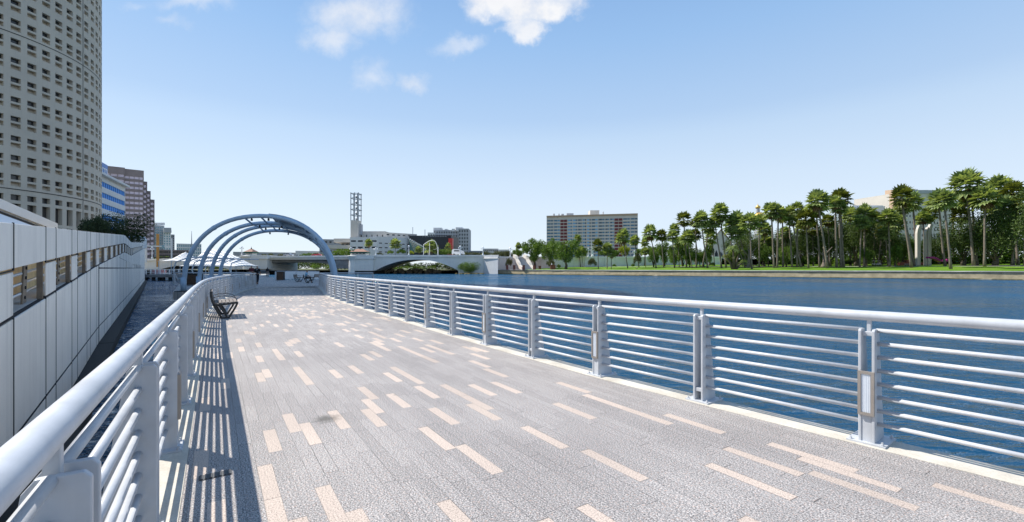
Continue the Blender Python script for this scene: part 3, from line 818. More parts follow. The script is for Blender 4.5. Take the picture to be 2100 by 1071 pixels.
def person(label, pos, face, pose, top, bottom, h=1.72, hairlen=0, sleeves=.45, badge=False, hood=False):
    """face: heading angle; local +y is forward. pose: dict of joint overrides"""
    k = h/1.72
    J = {'pelvis': ((0, 0, .94), (.125, .095)), 'belly': ((0, .005, 1.08), (.125, .095)), 'chest': ((0, 0, 1.27), (.15, .105)), 'neckb': ((0, -.005, 1.44), (.07, .065)),
         'neck': ((0, .005, 1.50), .052), 'head': ((0, .025, 1.60), (.078, .092)), 'crown': ((0, .015, 1.68), (.062, .072)), 'nose': ((0, .115, 1.59), .014), 'chin': ((0, .07, 1.525), .04)}
    Bn = [('pelvis', 'belly'), ('belly', 'chest'), ('chest', 'neckb'), ('neckb', 'neck'), ('neck', 'head'), ('head', 'crown'), ('head', 'nose'), ('neck', 'chin')]
    for s, q in ((-1, 'l'), (1, 'r')):
        J['sh'+q] = ((s*.185, 0, 1.40), .058); J['el'+q] = ((s*.235, -.03, 1.13), .043); J['wr'+q] = ((s*.245, .05, .90), .029); J['pa'+q] = ((s*.245, .075, .82), (.036, .020))
        J['hi'+q] = ((s*.09, 0, .88), .088); J['kn'+q] = ((s*.10, .02, .49), .060); J['an'+q] = ((s*.105, -.02, .085), .040); J['he'+q] = ((s*.105, -.05, .045), .034); J['to'+q] = ((s*.12, .14, .03), .030)
        Bn += [('chest', 'sh'+q), ('sh'+q, 'el'+q), ('el'+q, 'wr'+q), ('wr'+q, 'pa'+q), ('pelvis', 'hi'+q), ('hi'+q, 'kn'+q), ('kn'+q, 'an'+q), ('an'+q, 'he'+q), ('an'+q, 'to'+q)]
    for key, v in pose.items(): J[key] = (v, J[key][1])
    for s, q in ((-1, 'l'), (1, 'r')):      # five separate, slightly curled fingers
        pa, wr = Vector(J['pa'+q][0]), Vector(J['wr'+q][0]); d = (pa-wr).normalized(); side = Vector((0, 1, 0)); side = (side-d*side.dot(d)).normalized(); inn = d.cross(side)
        if inn.x*s > 0: inn = -inn
        for f, (off, ln) in enumerate(((.028, .068), (.010, .078), (-.009, .072), (-.027, .058))):
            a = pa+d*.02+side*off; b_ = a+d*ln*.55+inn*.006; c_ = b_+d*ln*.4+inn*.022
            J[f'f{f}a{q}'] = (a, .010); J[f'f{f}b{q}'] = (b_, .009); J[f'f{f}c{q}'] = (c_, .008)
            Bn += [('pa'+q, f'f{f}a{q}'), (f'f{f}a{q}', f'f{f}b{q}'), (f'f{f}b{q}', f'f{f}c{q}')]
        a = wr+d*.045+side*.03+inn*.012; b_ = a+d*.028+side*.022+inn*.012
        J['ta'+q] = (a, .011); J['tb'+q] = (b_, .009); Bn += [('wr'+q, 'ta'+q), ('ta'+q, 'tb'+q)]
    J = {kk: (Vector(v[0])*k, tuple(x*k for x in v[1]) if hasattr(v[1], '__len__') else v[1]*k) for kk, v in J.items()}
    root = thing('person', label, 'person', (0, 0, 0))
    skin_mesh('body', J, Bn, M['skin'], root)
    g = lambda keys, add: {q: (J[q][0], tuple(x+add for x in J[q][1]) if hasattr(J[q][1], '__len__') else J[q][1]+add) for q in keys}
    T = g(['pelvis', 'belly', 'chest', 'neckb', 'shl', 'shr', 'ell', 'elr'], .022)
    TB = [('pelvis', 'belly'), ('belly', 'chest'), ('chest', 'neckb'), ('chest', 'shl'), ('chest', 'shr'), ('shl', 'ell'), ('shr', 'elr')]
    if sleeves > .5:
        T.update(g(['wrl', 'wrr'], .016)); TB += [('ell', 'wrl'), ('elr', 'wrr')]
    skin_mesh('shirt', T, TB, top, root)
    legs = ['pelvis', 'hil', 'knl', 'anl', 'hir', 'knr', 'anr']
    Lg = g(legs, .014); LB = [('pelvis', 'hil'), ('hil', 'knl'), ('knl', 'anl'), ('pelvis', 'hir'), ('hir', 'knr'), ('knr', 'anr')]
    skin_mesh('trousers', Lg, LB, bottom, root)
    for q in 'lr': skin_mesh('shoe', {'h': (J['he'+q][0]+Vector((0, 0, .004)), .046), 't': (J['to'+q][0]+Vector((0, .01, .004)), .040)}, [('h', 't')], M['shoe'], root)
    hd, cr = J['head'][0], J['crown'][0]
    H = {'c': (cr+Vector((0, -.02, .012)), (.075, .088)), 'b': (hd+Vector((0, -.045, .01)), (.08, .07))}; HB = [('c', 'b')]
    if hairlen: H['d'] = (hd+Vector((0, -.07, -hairlen)), (.075, .045)); HB.append(('b', 'd'))
    skin_mesh('hair', H, HB, M['hair'], root)
    if badge:
        b = MB(); b.box(-.075*k, -.140*k, 1.335*k, .075*k, -.128*k, 1.36*k); b.build('back_print', M['lens'], root, local=True)
    root.location = pos; root.rotation_euler = (0, 0, face)
    return root
walk = {'hil': (-.09, .01, .88), 'knl': (-.09, .13, .50), 'anl': (-.095, .19, .10), 'hel': (-.095, .16, .05), 'tol': (-.10, .35, .04),
        'knr': (.095, -.04, .48), 'anr': (.10, -.26, .13), 'her': (.10, -.30, .10), 'tor': (.11, -.13, .03),
        'ell': (-.24, -.12, 1.14), 'wrl': (-.24, -.06, .92), 'pal': (-.24, -.03, .84), 'elr': (.24, .03, 1.13), 'wrr': (.24, .17, .95), 'par': (.24, .22, .88)}
stand_clasp = {'ell': (-.25, -.01, 1.14), 'wrl': (-.10, .20, 1.08), 'pal': (-.02, .22, 1.08), 'elr': (.25, -.01, 1.14), 'wrr': (.10, .21, 1.12), 'par': (.02, .23, 1.12)}
sit = {'pelvis': (0, -.10, .55), 'belly': (0, -.10, .69), 'chest': (0, -.07, .88), 'neckb': (0, -.04, 1.04), 'neck': (0, -.02, 1.10), 'head': (0, .02, 1.20), 'crown': (0, .015, 1.28), 'nose': (0, .11, 1.18), 'chin': (0, .07, 1.12),
       'shl': (-.185, -.05, 1.0), 'shr': (.185, -.05, 1.0), 'ell': (-.23, .05, .76), 'elr': (.23, .05, .76), 'wrl': (-.14, .27, .66), 'wrr': (.14, .27, .66), 'pal': (-.10, .34, .65), 'par': (.10, .34, .65),
       'hil': (-.09, -.06, .53), 'hir': (.09, -.06, .53), 'knl': (-.11, .36, .52), 'knr': (.11, .36, .52), 'anl': (-.11, .40, .085), 'anr': (.11, .40, .085), 'hel': (-.11, .37, .045), 'her': (.11, .37, .045), 'tol': (-.12, .56, .03), 'tor': (.12, .56, .03)}
person('person in black walking away past the left railing end, white print on back', (PX(527.5, 41.5), 41.5, .004), R(14), walk, M['black_cloth'], M['denim'], 1.70, badge=True)
person('person in a dark red and black top standing facing the camera, hands clasped', (PX(516, 44.5), 44.5, .004), R(178), stand_clasp, M['red_cloth'], M['black_cloth'], 1.76)
person('person with long dark hair and black jacket walking away by the crowd barrier', (PX(548.5, 73), 73, .004), R(30), walk, M['black_cloth'], M['grey_cloth'], 1.62, hairlen=.22, sleeves=1)
bm_ = Vector((PX(629, 46.2), 46.2, 0)); fa = .45
person('person in a light blue shirt seated sideways on the middle plaza bench', (bm_.x+.02, bm_.y, .004), fa-R(90), sit, M['blue_cloth'], M['denim'], 1.70, sleeves=.4)
# ------------------------------------------------------------------ bridge
BD = 215.0
def zc(d, py): return PZ(py, d)
bridge = thing('road_bridge', 'pale concrete road bridge with two low arches and a flat middle span over the river', 'bridge', (PX(640, BD), BD+13, WATER))
bx = lambda px: PX(px, BD)
def deck_top(px): # row of the parapet top in the photograph
    if px < 520: return 533-8.5*(px-290)/230
    return 524
BW = 26.0
def arch_span(x0, x1, crown_row, spring_row, t0, t1):
    b = MB(); n = 28; lo = []; hi = []
    for k in range(n+1):
        t = k/n; x = x0+(x1-x0)*t
        lo.append((x, spring_row+(crown_row-spring_row)*(1-abs(2*t-1)**2.1))); hi.append((x, t0+(t1-t0)*t))
    for k in range(n):
        a, c = lo[k], lo[k+1]; e, f = hi[k+1], hi[k]
        q = [Vector((bx(a[0]), BD, PZ(a[1], BD))), Vector((bx(c[0]), BD, PZ(c[1], BD))), Vector((bx(e[0]), BD, PZ(e[1], BD))), Vector((bx(f[0]), BD, PZ(f[1], BD)))]
        off = Vector((0, BW, 0))
        b.quad(*q); b.quad(q[1]+off, q[0]+off, q[3]+off, q[2]+off); b.quad(q[0]+off, q[1]+off, q[1], q[0]); b.quad(q[3], q[2], q[2]+off, q[3]+off)
    return b.build('arch_span', M['bridge'], bridge)
arch_span(768, 941, 532.5, 556, 526.5, 526.5)
arch_span(292, 506, 543, 566, 535.5, 527.5)
def parapet(x0, x1, r0, r1, dy=-.25, h=3.0):
    A = Vector((bx(x0), BD+dy, PZ(r0, BD))); e = Vector((bx(x1), BD+dy, PZ(r1, BD)))
    up = Vector((0, 0, 1)); hh = h*BD/F
    for off in (BW+.1, 0):
        o_ = Vector((0, off, 0)); b = MB()
        b.extrude([A+o_-up*hh, e+o_-up*hh, e+o_, A+o_], (0, .4, 0))
        b.extrude([A+o_-up*hh*1.25+Vector((0, -.3, 0)), e+o_-up*hh*1.25+Vector((0, -.3, 0)), e+o_-up*hh+Vector((0, -.3, 0)), A+o_-up*hh+Vector((0, -.3, 0))], (0, .9, 0))
        if off: b.build('parapet', M['bridge'], bridge)
    n = int((e-A).length/3.2)
    for k in range(n+1):
        c = A.lerp(e, k/max(1, n)); b.box(c.x-.22, c.y-.08, c.z-hh, c.x+.22, c.y+.5, c.z+.10)
    b.build('parapet', M['bridge'], bridge)
parapet(292, 506, 532, 524); parapet(768, 1022, 523.2, 523.2); parapet(553, 722, 525, 524)
for x0, x1, top, houses in ((507, 553, 524, 1), (722, 768, 524, 1)):
    b = MB(); b.box(bx(x0), BD-2.2, WATER-1, bx(x1), BD+BW+2, PZ(531, BD))
    b.box(bx(x0)-.5, BD-2.7, PZ(531.4, BD), bx(x1)+.5, BD+BW+2.5, PZ(530.2, BD))
    b.box(bx(x0)-.1, BD-2.35, PZ(530.2, BD)-.01, bx(x1)+.1, BD+BW+2.1, PZ(top, BD))
    pr = b.build('pier', M['bridge'], bridge, bevel=.05)
    b = MB(); b.box(bx(x0)-.25, BD-2.5, WATER-1.2, bx(x1)+.25, BD+BW+2.2, WATER+1.5); b.build('pier_foot', M['tide_shade'], pr)
    b = MB()      # rounded cutwater at the left end with a conical cap
    b.lathe([(2.1, WATER-1), (1.6, PZ(535, BD)), (1.75, PZ(533, BD)), (2.6, PZ(527, BD)), (2.7, PZ(525.2, BD)), (.3, PZ(523.6, BD))], (bx(x0)+.7, BD-1.2, 0), 14); b.build('turret', M['bridge'], pr, smooth=False)
# middle (opening) span: fascia, girders
b = MB(); b.box(bx(553), BD+.1, PZ(532.5, BD), bx(722), BD+BW, PZ(527, BD)); b.build('lift_span_deck', M['bridge'], bridge)
b = MB()
for y in (BD+2, BD+7, BD+12):
    pts = [(553, 533), (722, 533), (722, 551), (700, 548), (660, 540), (620, 537.5), (553, 539)]
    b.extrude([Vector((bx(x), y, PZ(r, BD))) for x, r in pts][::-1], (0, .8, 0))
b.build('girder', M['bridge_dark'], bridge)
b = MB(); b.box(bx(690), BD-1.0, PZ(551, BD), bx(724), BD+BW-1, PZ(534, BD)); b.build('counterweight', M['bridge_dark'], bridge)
b = MB(); b.box(bx(290), BD+.4, PZ(528.5, BD), bx(1022), BD+BW-.2, PZ(527.2, BD)); b.build('roadway', M['asphalt'], bridge)
# control houses
for x0, x1, lab in ((503, 524, 'small control house with red tiled roof and green awning above the left bridge pier'), (718, 756, 'control house with red tiled roof and green awning above the right bridge pier')):
    hs = thing('control_house', lab, 'control house', (bx((x0+x1)/2), BD+1, PZ(524, BD)), 'control houses on the bridge piers')
    a, e = bx(x0)+1, bx(x1)-1; z0, z1 = PZ(524.2, BD), PZ(517, BD)
    w_ = MB(); pn = facade(w_, (a, BD-1.2), (e, BD-1.2), breaks(e-a, 4, .6), [z0, z0+.8, z1-.2, z1], lambda i, j: i % 2 == 1 and j == 1, .2)
    w_.quad((e, BD-1.2, z0), (e, BD+3, z0), (e, BD+3, z1), (e, BD-1.2, z1)); w_.quad((a, BD+3, z0), (a, BD-1.2, z0), (a, BD-1.2, z1), (a, BD+3, z1)); w_.quad((e, BD+3, z0), (a, BD+3, z0), (a, BD+3, z1), (e, BD+3, z1))
    w_.build('wall', M['bridge'], hs); emit(pn, hs, M['dark_glass'], 'window', 'each')
    b = MB(); b.box(a-.7, BD-2, z1-.6, e+.7, BD+3.6, z1+.05); b.build('awning', M['green_awning'], hs)
    b = MB(); ym = BD+.8; zt = z1+1.5; k0 = len(b.v)
    b.add([(a-.6, BD-1.9, z1+.06), (e+.6, BD-1.9, z1+.06), (e+.6, BD+3.5, z1+.06), (a-.6, BD+3.5, z1+.06), (a+(e-a)*.3, ym, zt), (a+(e-a)*.7, ym, zt)], [(0, 1, 5, 4), (1, 2, 5), (2, 3, 4, 5), (3, 0, 4), (3, 2, 1, 0)])
    b.build('roof', M['roof_red'], hs)
    b = MB(); b.lathe([(.35, 0), (.22, .4), (.1, .6), (.05, 1.2)], ((a+e)/2, ym, zt-.05), 8); b.build('finial', M['black_metal'], hs)
# right abutment, stairs and the approach wall behind the park
ab = thing('bridge_abutment', 'white concrete abutment block at the right end of the bridge beside the stairs', 'abutment', (PX(1005, 212), 212, 0))
b = MB()
z0, zt = .2, PZ(524.5, BD)
b.prism([(PX(993, 214), 214), (PX(1021, 208), 208), (PX(1021, 208), 231), (PX(980, 214), 231)], z0-1.5, zt); b.build('block', M['white'], ab)
b = MB(); b.prism([(PX(992.5, 214)-.2, 213.7), (PX(1021, 208)+.2, 207.6), (PX(1021, 208)+.2, 231), (PX(980, 214), 231.3)], PZ(531, BD), PZ(530, BD)); b.build('string_course', M['bridge'], ab)
for x0, x1, lab in ((940, 982, 'pale concrete wing wall between the right arch and the white abutment'),):
    ww = thing('wing_wall', lab, 'wall', (bx(961), BD, 0)); b = MB(); b.box(bx(x0), BD-.1, -1.4, bx(x1)+3, BD+1.5, PZ(526, BD)); b.box(bx(x0), BD-.4, PZ(526, BD), bx(x1)+3, BD+1.2, PZ(524.8, BD)); b.build('wall', M['bridge'], ww)
st = thing('stone_stairs', 'white stairs with stepped side walls descending from the bridge to the brick promenade', 'stairs', (PX(1075, 205), 205, .6))
d0, d1 = 224.0, 209.0; zt, zb = PZ(528, 224), .95
b = MB(); n = 22
for k in range(n):
    y0 = d0+(d1-d0)*k/n; y1 = d0+(d1-d0)*(k+1)/n; z = zt+(zb-zt)*(k+1)/n
    sh = 4.0*k/n
    b.box(PX(1057, 216)+sh, y1, -.5, PX(1074, 216)+sh, y0, z)
b.build('steps', M['greywall'], st)
for x in (1052, 1074):
    b = MB(); X = PX(x, 216); q = []
    prof = [(d0, zt+1.4), (d0-4, zt+.6), (d0-5.5, zt-1.0), (d0-9, zt-2.6), (d0-10.5, zt-4.0), (d1, zb+1.2), (d1-1, zb+.9), (d1-1, -.5), (d0, -.5)]
    prof = prof[:6]+[(y, z-1.5) for y, z in prof[:6]][::-1]; vs = [Vector((X+4.0*(d0-y)/(d0-d1), y, z)) for y, z in prof]
    b.extrude(vs, (1.2, 0, 0)); b.build('side_wall', M['cream'], st)
rw = thing('approach_wall', 'long pale retaining wall of the bridge approach behind the park trees', 'wall', (PX(1200, 228), 228, 1))
b = MB()
seg = [(PX(1021, 229), 229), (PX(1200, 230), 230), (PX(1345, 232), 232), (PX(1480, 236), 236)]
for (xa, ya), (xb, yb) in zip(seg, seg[1:]):
    b.extrude([Vector((xa, ya, -.5)), Vector((xb, yb, -.5)), Vector((xb, yb, PZ(528, yb))), Vector((xa, ya, PZ(528, ya)))], (0, .8, 0))
    b.extrude([Vector((xa, ya-.3, PZ(530, ya))), Vector((xb, yb-.3, PZ(530, yb))), Vector((xb, yb-.3, PZ(526.4, yb))), Vector((xa, ya-.3, PZ(526.4, ya)))], (0, .28, 0))
    n = int((xb-xa)/5)
    for k in range(n):
        x = xa+(xb-xa)*k/n; y = ya+(yb-ya)*k/n; b.box(x-.25, y-.45, -.4, x+.25, y-.02, PZ(526.1, y))
b.build('wall', M['bridge'], rw)

def lamp_post(px, base_row, top_row, d, label, group='white lamp posts along the bridge', arms=True):
    x = PX(px, d); z0, z1 = PZ(base_row, d), PZ(top_row, d); h = z1-z0
    root = thing('street_lamp', label, 'street lamp', (x, d, z0), group)
    b = MB(); b.lathe([(.42, 0), (.42, .5), (.26, .7), (.2, 1.2), (.15, h*.8), (.2, h*.82)], (x, d, z0), 10); b.build('post', M['white_paint'], root, smooth=False)
    b = MB(); b.lathe([(.16, h*.82), (.36, h*.86), (.40, h*.93), (.2, h*.98), (.06, h)], (x, d, z0), 10); b.build('lantern', M['lens'], root)
    if arms:
        b = MB(); b.tube([(x-.8, d, z0+h*.72), (x+.8, d, z0+h*.72)], .07, 6)
        for s in (-.8, .8): b.lathe([(.08, h*.70), (.22, h*.74), (.2, h*.80), (.05, h*.84)], (x+s, d, z0), 8)
        b.build('side_lantern', M['lens'], root)
for px, b_, t_, d, lab in ((720.5, 524, 507, 214.6, 'white bridge lamp standing on the left corner of the right pier'), (771, 524, 507.5, 215.2, 'white bridge lamp just right of the right pier, in front of the cream building'), (838.5, 524, 503, 215.2, 'thin white bridge lamp above the left half of the right arch'),
     (944, 524, 504, 215.2, 'white bridge lamp above the right end of the arch, before the white van'), (990.5, 524, 506, 215.2, 'white bridge lamp above the abutment near the far low buildings'), (1046.5, 528, 507, 229, 'white lamp at the head of the stairs, left of them'),
     (1074, 528, 507, 229, 'white lamp at the head of the stairs, right of them'), (1121, 528, 510, 229.5, 'white lamp of the approach wall behind the leafy promenade trees'), (1206.5, 527.5, 508, 229.4, 'squat white lamp column left of the tall pole on the approach wall'), (1301, 527, 514, 231, 'white lamp on the approach wall behind the rightmost palm before the lime tree'),
     (496, 524, 505, 216, 'white cross-topped lamp on the left pier, left of the small control house'), (312, 531, 505, 214, 'white lamp column at the left end of the bridge, left of the orange pole')):
    lamp_post(px, b_, t_, d, lab, arms=px not in (838.5,))
pl = thing('flag_pole', 'tall plain white pole on the approach wall in front of the hotel', 'pole', (PX(1213, 230), 230, PZ(527, 230)))
b = MB(); x = PX(1213, 230); z = PZ(527, 230); b.tube([(x, 230.2, z), (x, 230.2, PZ(493, 230))], [.2, .1], 8); b.build('pole', M['white_paint'], pl)
b = MB(); b.lathe([(.7, 0), (.7, .8), (.4, 1.2), (.3, 4.2), (.6, 4.4), (.2, 5)], (x+.6, 230.2, z), 10); b.build('base', M['white_paint'], pl)

def car(px, d, zbase, paint, label, ang=0):
    root = thing('car', label, 'car', (0, 0, 0), 'cars on the bridge road')
    pr = [(-2.2, .35), (-2.25, .75), (-1.9, .92), (-1.35, .98), (-.75, 1.42), (.55, 1.45), (1.2, 1.0), (2.0, .88), (2.25, .65), (2.2, .32)]
    b = MB(); b.extrude([Vector((x, -.85, z)) for x, z in pr], (0, 1.7, 0)); b.build('body', paint, root, bevel=.06)
    b = MB()
    for y in (-.856, .826): b.extrude([Vector((-1.2, y, 1.0)), Vector((1.05, y, 1.0)), Vector((.5, y, 1.38)), Vector((-.7, y, 1.36))], (0, .03, 0))
    b.build('window', M['dark_glass'], root)
    for x in (-1.35, 1.4):
        for y in (-.80, .80):
            b = MB(); b.tube([(x, y-.1, .33), (x, y+.1, .33)], .33, 14); wh = b.build('wheel', M['rubber'], root)
            b = MB(); b.tube([(x, y-.12, .33), (x, y+.12, .33)], .19, 10); b.build('rim', M['silver'], wh)
    b = MB()
    for y in (-.6, .6): b.box(2.16, y-.2, .62, 2.27, y+.2, .76)
    b.build('headlight', M['lens'], root)
    place(root, PX(px, d), d, zbase, ang); return root
zr = PZ(527.0, BD)+.05
car(592, BD+4, zr+.35, M['silver'], 'silver car crossing the middle span of the bridge', 0)
car(650, BD+4, zr+.35, M['car_red'], 'red car crossing the middle span near the right arch leg', R(180))

# ------------------------------------------------------------------ far bank under the bridge and docks
rk = MB(); random.seed(3)
rocks = thing('rock_bank', 'rubble bank of tan rocks under the right bridge arch', 'rocks', (PX(820, 232), 232, -1))
for k in range(70):
    x = PX(random.uniform(750, 905), 234); y = random.uniform(230, 237); r = random.uniform(.5, 1.4)
    b = MB(); b.lathe([(r*.7, -r*.6), (r, 0), (r*.75, r*.45), (r*.2, r*.7)], (x, y, WATER+(y-230)*.28), 7)
    if k < 60:
        for v in b.v: v += Vector((random.uniform(-.2, .2), random.uniform(-.2, .2), random.uniform(-.2, .2)))
        b.build('rock', M['rock'], rocks)
for xa, xb, lab in ((296, 372, 'dark floating platform on piles under the left bridge arch'),):
    dk_ = thing('floating_dock', lab, 'dock', (PX(334, 101), 101, -.4))
    b = MB(); b.box(PX(xa, 101), 100, -.55, PX(xb, 101)+1, 112, .12); b.build('platform', M['bridge_dark'], dk_)
    for px in (302, 318, 330, 338, 352, 364):
        b = MB(); b.tube([(PX(px, 101), 100.6, -2.4), (PX(px, 101), 100.6, -.5)], .35, 8); b.build('pile', M['tide_shade'], dk_)
    b = MB(); X0, X1 = PX(xa, 101), PX(xb, 101)
    for z in (.5, .85, 1.2): b.tube([(X0, 100.2, z), (X1, 100.2, z)], .05, 6)
    for k in range(9): b.box(X0+(X1-X0)*k/8-.06, 100.1, .1, X0+(X1-X0)*k/8+.06, 100.3, 1.2)
    b.build('railing', M['white_paint'], dk_)
bt = thing('moored_boat', 'pink and white boat moored behind the floating platform', 'boat', (PX(328, 118), 118, WATER))
b = MB(); X0, X1 = PX(313, 118), PX(345, 118)
b.extrude([Vector((X0, 117, WATER-.2)), Vector((X1-.8, 117, WATER-.2)), Vector((X1, 117, WATER+1.5)), Vector((X0-.2, 117, WATER+1.3))], (0, 2.2, 0)); b.build('hull', M['white_paint'], bt, bevel=.1)
b = MB(); b.box(X0+.4, 117.2, WATER+1.4, X1-1.2, 119, WATER+2.3); b.build('cabin', surf('faded_red_cover', (.55, .2, .2), .6), bt)
# tensile tents over the far riverwalk
def tent(d, pts, peaks, prof, name, label):
    """pts: outline (px,row) with depth offset; membrane sags between edge and peaks"""
    root = thing('canopy_tent', label, 'canopy', (PX(peaks[0][0], d), d, 0), 'white tensile tents over the far riverwalk')
    x0, x1, w_, h0 = pts; b = MB(); n, m = 26, 10
    g = {}
    for i in range(n+1):
        for j in range(m+1):
            px = x0+(x1-x0)*i/n; t = j/m
            row = h0(px)
            top = max(0, 1-abs(2*t-1)**1.4)
            ridge = next(a[1]+(c[1]-a[1])*(px-a[0])/(c[0]-a[0]) for a, c in zip(prof, prof[1:]) if px <= c[0]+1e-6)
            z = PZ(row, d)+(ridge*d/F)*top
            g[i, j] = Vector((PX(px, d), d-w_/2+w_*t, z))
    for i in range(n):
        for j in range(m): b.quad(g[i, j], g[i+1, j], g[i+1, j+1], g[i, j+1])
    o = b.build('membrane', M['membrane'], root, smooth=True); sd = o.modifiers.new('thick', 'SOLIDIFY'); sd.thickness = .05
    for pp, hh, sp in peaks:
        b = MB(); x = PX(pp, d); b.tube([(x, d, -.5), (x, d, PZ(508 if pp > 400 else 516, d))], .09, 6); b.build('mast', M['white_paint'], root)
    for px in (x0+3, (x0+x1)/2, x1-3):
        for sy in (-1, 1):
            b = MB(); x = PX(px, d); b.tube([(x, d+sy*w_/2, -.2), (x, d+sy*w_/2, PZ(h0(px), d)+.02)], .07, 6); b.build('leg', M['blue_steel'], root)
tent(115, (402, 507, 12, lambda x: 546), [(428, 536, 0)], [(402, 3), (414, 20), (428, 37), (445, 33), (465, 28), (485, 20), (499, 9), (507, 1)], 'tent', 'large white peaked fabric canopy seen through the blue arches')
tent(122, (352, 408, 10, lambda x: 536), [(381, 19, 0)], [(352, 1), (368, 8), (381, 19), (391, 8), (408, 1)], 'tent', 'smaller cream peaked fabric canopy left of the blue arches')
fr = thing('riverwalk_hoops', 'row of thin pale blue hoops curving over the far riverwalk below the tents', 'hoops', (PX(430, 66), 66, 0))
for k in range(7):
    d = 60+k*2.4; x0 = PX(364+k*19, d); b = MB()
    b.tube([(x0+.2, d, -.4), (x0-.6, d, 1.2), (x0-.2, d, 2.3), (x0+1.6, d, 2.9), (x0+4.2, d, 2.9)], .085, 7); b.build('hoop', M['paint'], fr, smooth=True)
fw = MB(); fw.prism([(-43.5, 78), (-33, 59), (-27, 48), (-22.6, 41.2), (-29.9, 41.2), (-42, 58), (-56, 78), (-84, 120), (-64, 120)], -.5, -.03)
o = fw.build('far_riverwalk', M['cap']); o['kind'] = 'structure'

# ------------------------------------------------------------------ cylinder tower
TC = Vector((-126, 98, 0)); TR = 28.0; NC = 68; FH = 3.87; ZB = 1.0
tw = thing('cylinder_tower', 'tall round grey precast tower covered in a grid of small dark windows', 'tower', (TC.x, TC.y, ZB))
tb = MB(); panes = {}; tall = {}
def cyl(a, r, z): return Vector((TC.x+r*math.cos(a), TC.y+r*math.sin(a), z))
base_az = math.atan2(-TC.y, -TC.x)         # towards the camera
step = 2*math.pi/NC
ztrans = PZ(389, 90.5)                      # seam below which the openings grow tall
NF = int((138-ztrans)/FH)
def recess(a0, a1, z0, z1, depth, slope=0):
    q = [cyl(a0, TR, z0), cyl(a1, TR, z0), cyl(a1, TR, z1), cyl(a0, TR, z1)]
    r = [cyl(a0, TR-depth*(1-slope), z0), cyl(a1, TR-depth*(1-slope), z0), cyl(a1, TR-depth, z1), cyl(a0, TR-depth, z1)]
    for k in range(4): tb.quad(q[k], q[(k+1) % 4], r[(k+1) % 4], r[k])
    return r
def solid(a0, a1, z0, z1): tb.quad(cyl(a0, TR, z0), cyl(a1, TR, z0), cyl(a1, TR, z1), cyl(a0, TR, z1))
phase = R(22.9)
det0, det1 = -4, 15
for c in range(det0, det1):
    am = base_az+phase-R(5.29)*0+step*(c-1); a0, a1 = am-step/2, am+step/2; w0, w1 = am-step*.30, am+step*.30
    for f in range(NF):
        z = ztrans+.15+f*FH
        zz = [z, z+.5, z+1.43, z+1.84, z+2.86, z+FH]
        if f % 8 == 7 or f == 0: pass
        solid(a0, w0, z, z+FH); solid(w1, a1, z, z+FH)
        solid(w0, w1, zz[0], zz[1]); solid(w0, w1, zz[2], zz[3]); solid(w0, w1, zz[4], zz[5])
        tb.quad(*recess(w0, w1, zz[1], zz[2], 1.0, .52))
        panes[(c, f)] = recess(w0, w1, zz[3], zz[4], .75)
    # transfer storeys: one short window, then a tall one, then the ground floor opening
    z = ztrans
    zz = [z-.9-1.15, z-.9]
    solid(a0, a1, z-.9, z+.15); solid(a0, w0, z-8.6, z-.9); solid(w1, a1, z-8.6, z-.9)
    panes[(c, -1)] = recess(w0, w1, z-2.1, z-.95, .75); solid(w0, w1, z-.95, z-.9); solid(w0, w1, z-2.75, z-2.1)
    tall[(c, -2)] = recess(w0, w1, z-6.3, z-2.75, .9); solid(w0, w1, z-6.9, z-6.3)
    tall[(c, -3)] = recess(w0, w1, z-8.5, z-6.9, .9); solid(w0, w1, z-8.6, z-8.5)
    solid(a0, a1, ZB, z-8.6)
e0, e1 = base_az+phase+step*(det0-1)-step/2, base_az+phase+step*(det1-2)+step/2
n = 40; span = 2*math.pi-(e1-e0)
for k in range(n): solid(e1+span*k/n, e1+span*(k+1)/n, ZB, ztrans+.15+NF*FH)
tb.v = [Vector(v) for v in tb.v]
tb.build('facade', M['tower'], tw)
camera_at = Vector((0, 0, EYE))
vis = lambda k: 0 if (True) else 1
def keyp(k):
    q = panes[k]; c = sum(q, Vector())/4; px = 1050+F*c.x/c.y; py = HZ-F*(c.z-EYE)/c.y
    n_ = (c-TC); n_.z = 0; n_.normalize(); fac = -(n_.dot((c-camera_at).normalized()))
    return -(max(fac, 0) if (-5 < px < 214 and -5 < py < 470) else -1)
emit(panes, tw, M['tower_glass'], 'window', 'each', 100, keyp)
emit(tall, tw, M['tower_blind'], 'tall_window', 'each', 100)
b = MB()
zt = ztrans+.15+NF*FH
b.lathe([(TR+.0, zt-.01), (TR-.6, zt+.9), (TR-1.2, zt+1.0)], (TC.x, TC.y, 0), 68); b.build('roof', M['tower'], tw)
b = MB()
for f in range(0, NF+1, 8):
    z = ztrans+.02+f*FH; ns = 90
    for k in range(ns):
        a = e0+(e1-e0)*k/ns; a2 = e0+(e1-e0)*(k+1)/ns
        b.quad(cyl(a, TR+.03, z), cyl(a2, TR+.03, z), cyl(a2, TR+.03, z+.16), cyl(a, TR+.03, z+.16))
am = base_az+phase+step*5.5
b.quad(cyl(am-.003, TR+.035, ZB+3), cyl(am+.003, TR+.035, ZB+3), cyl(am+.003, TR+.035, zt), cyl(am-.003, TR+.035, zt))
b.build('seam', M['dark_gap'], tw)

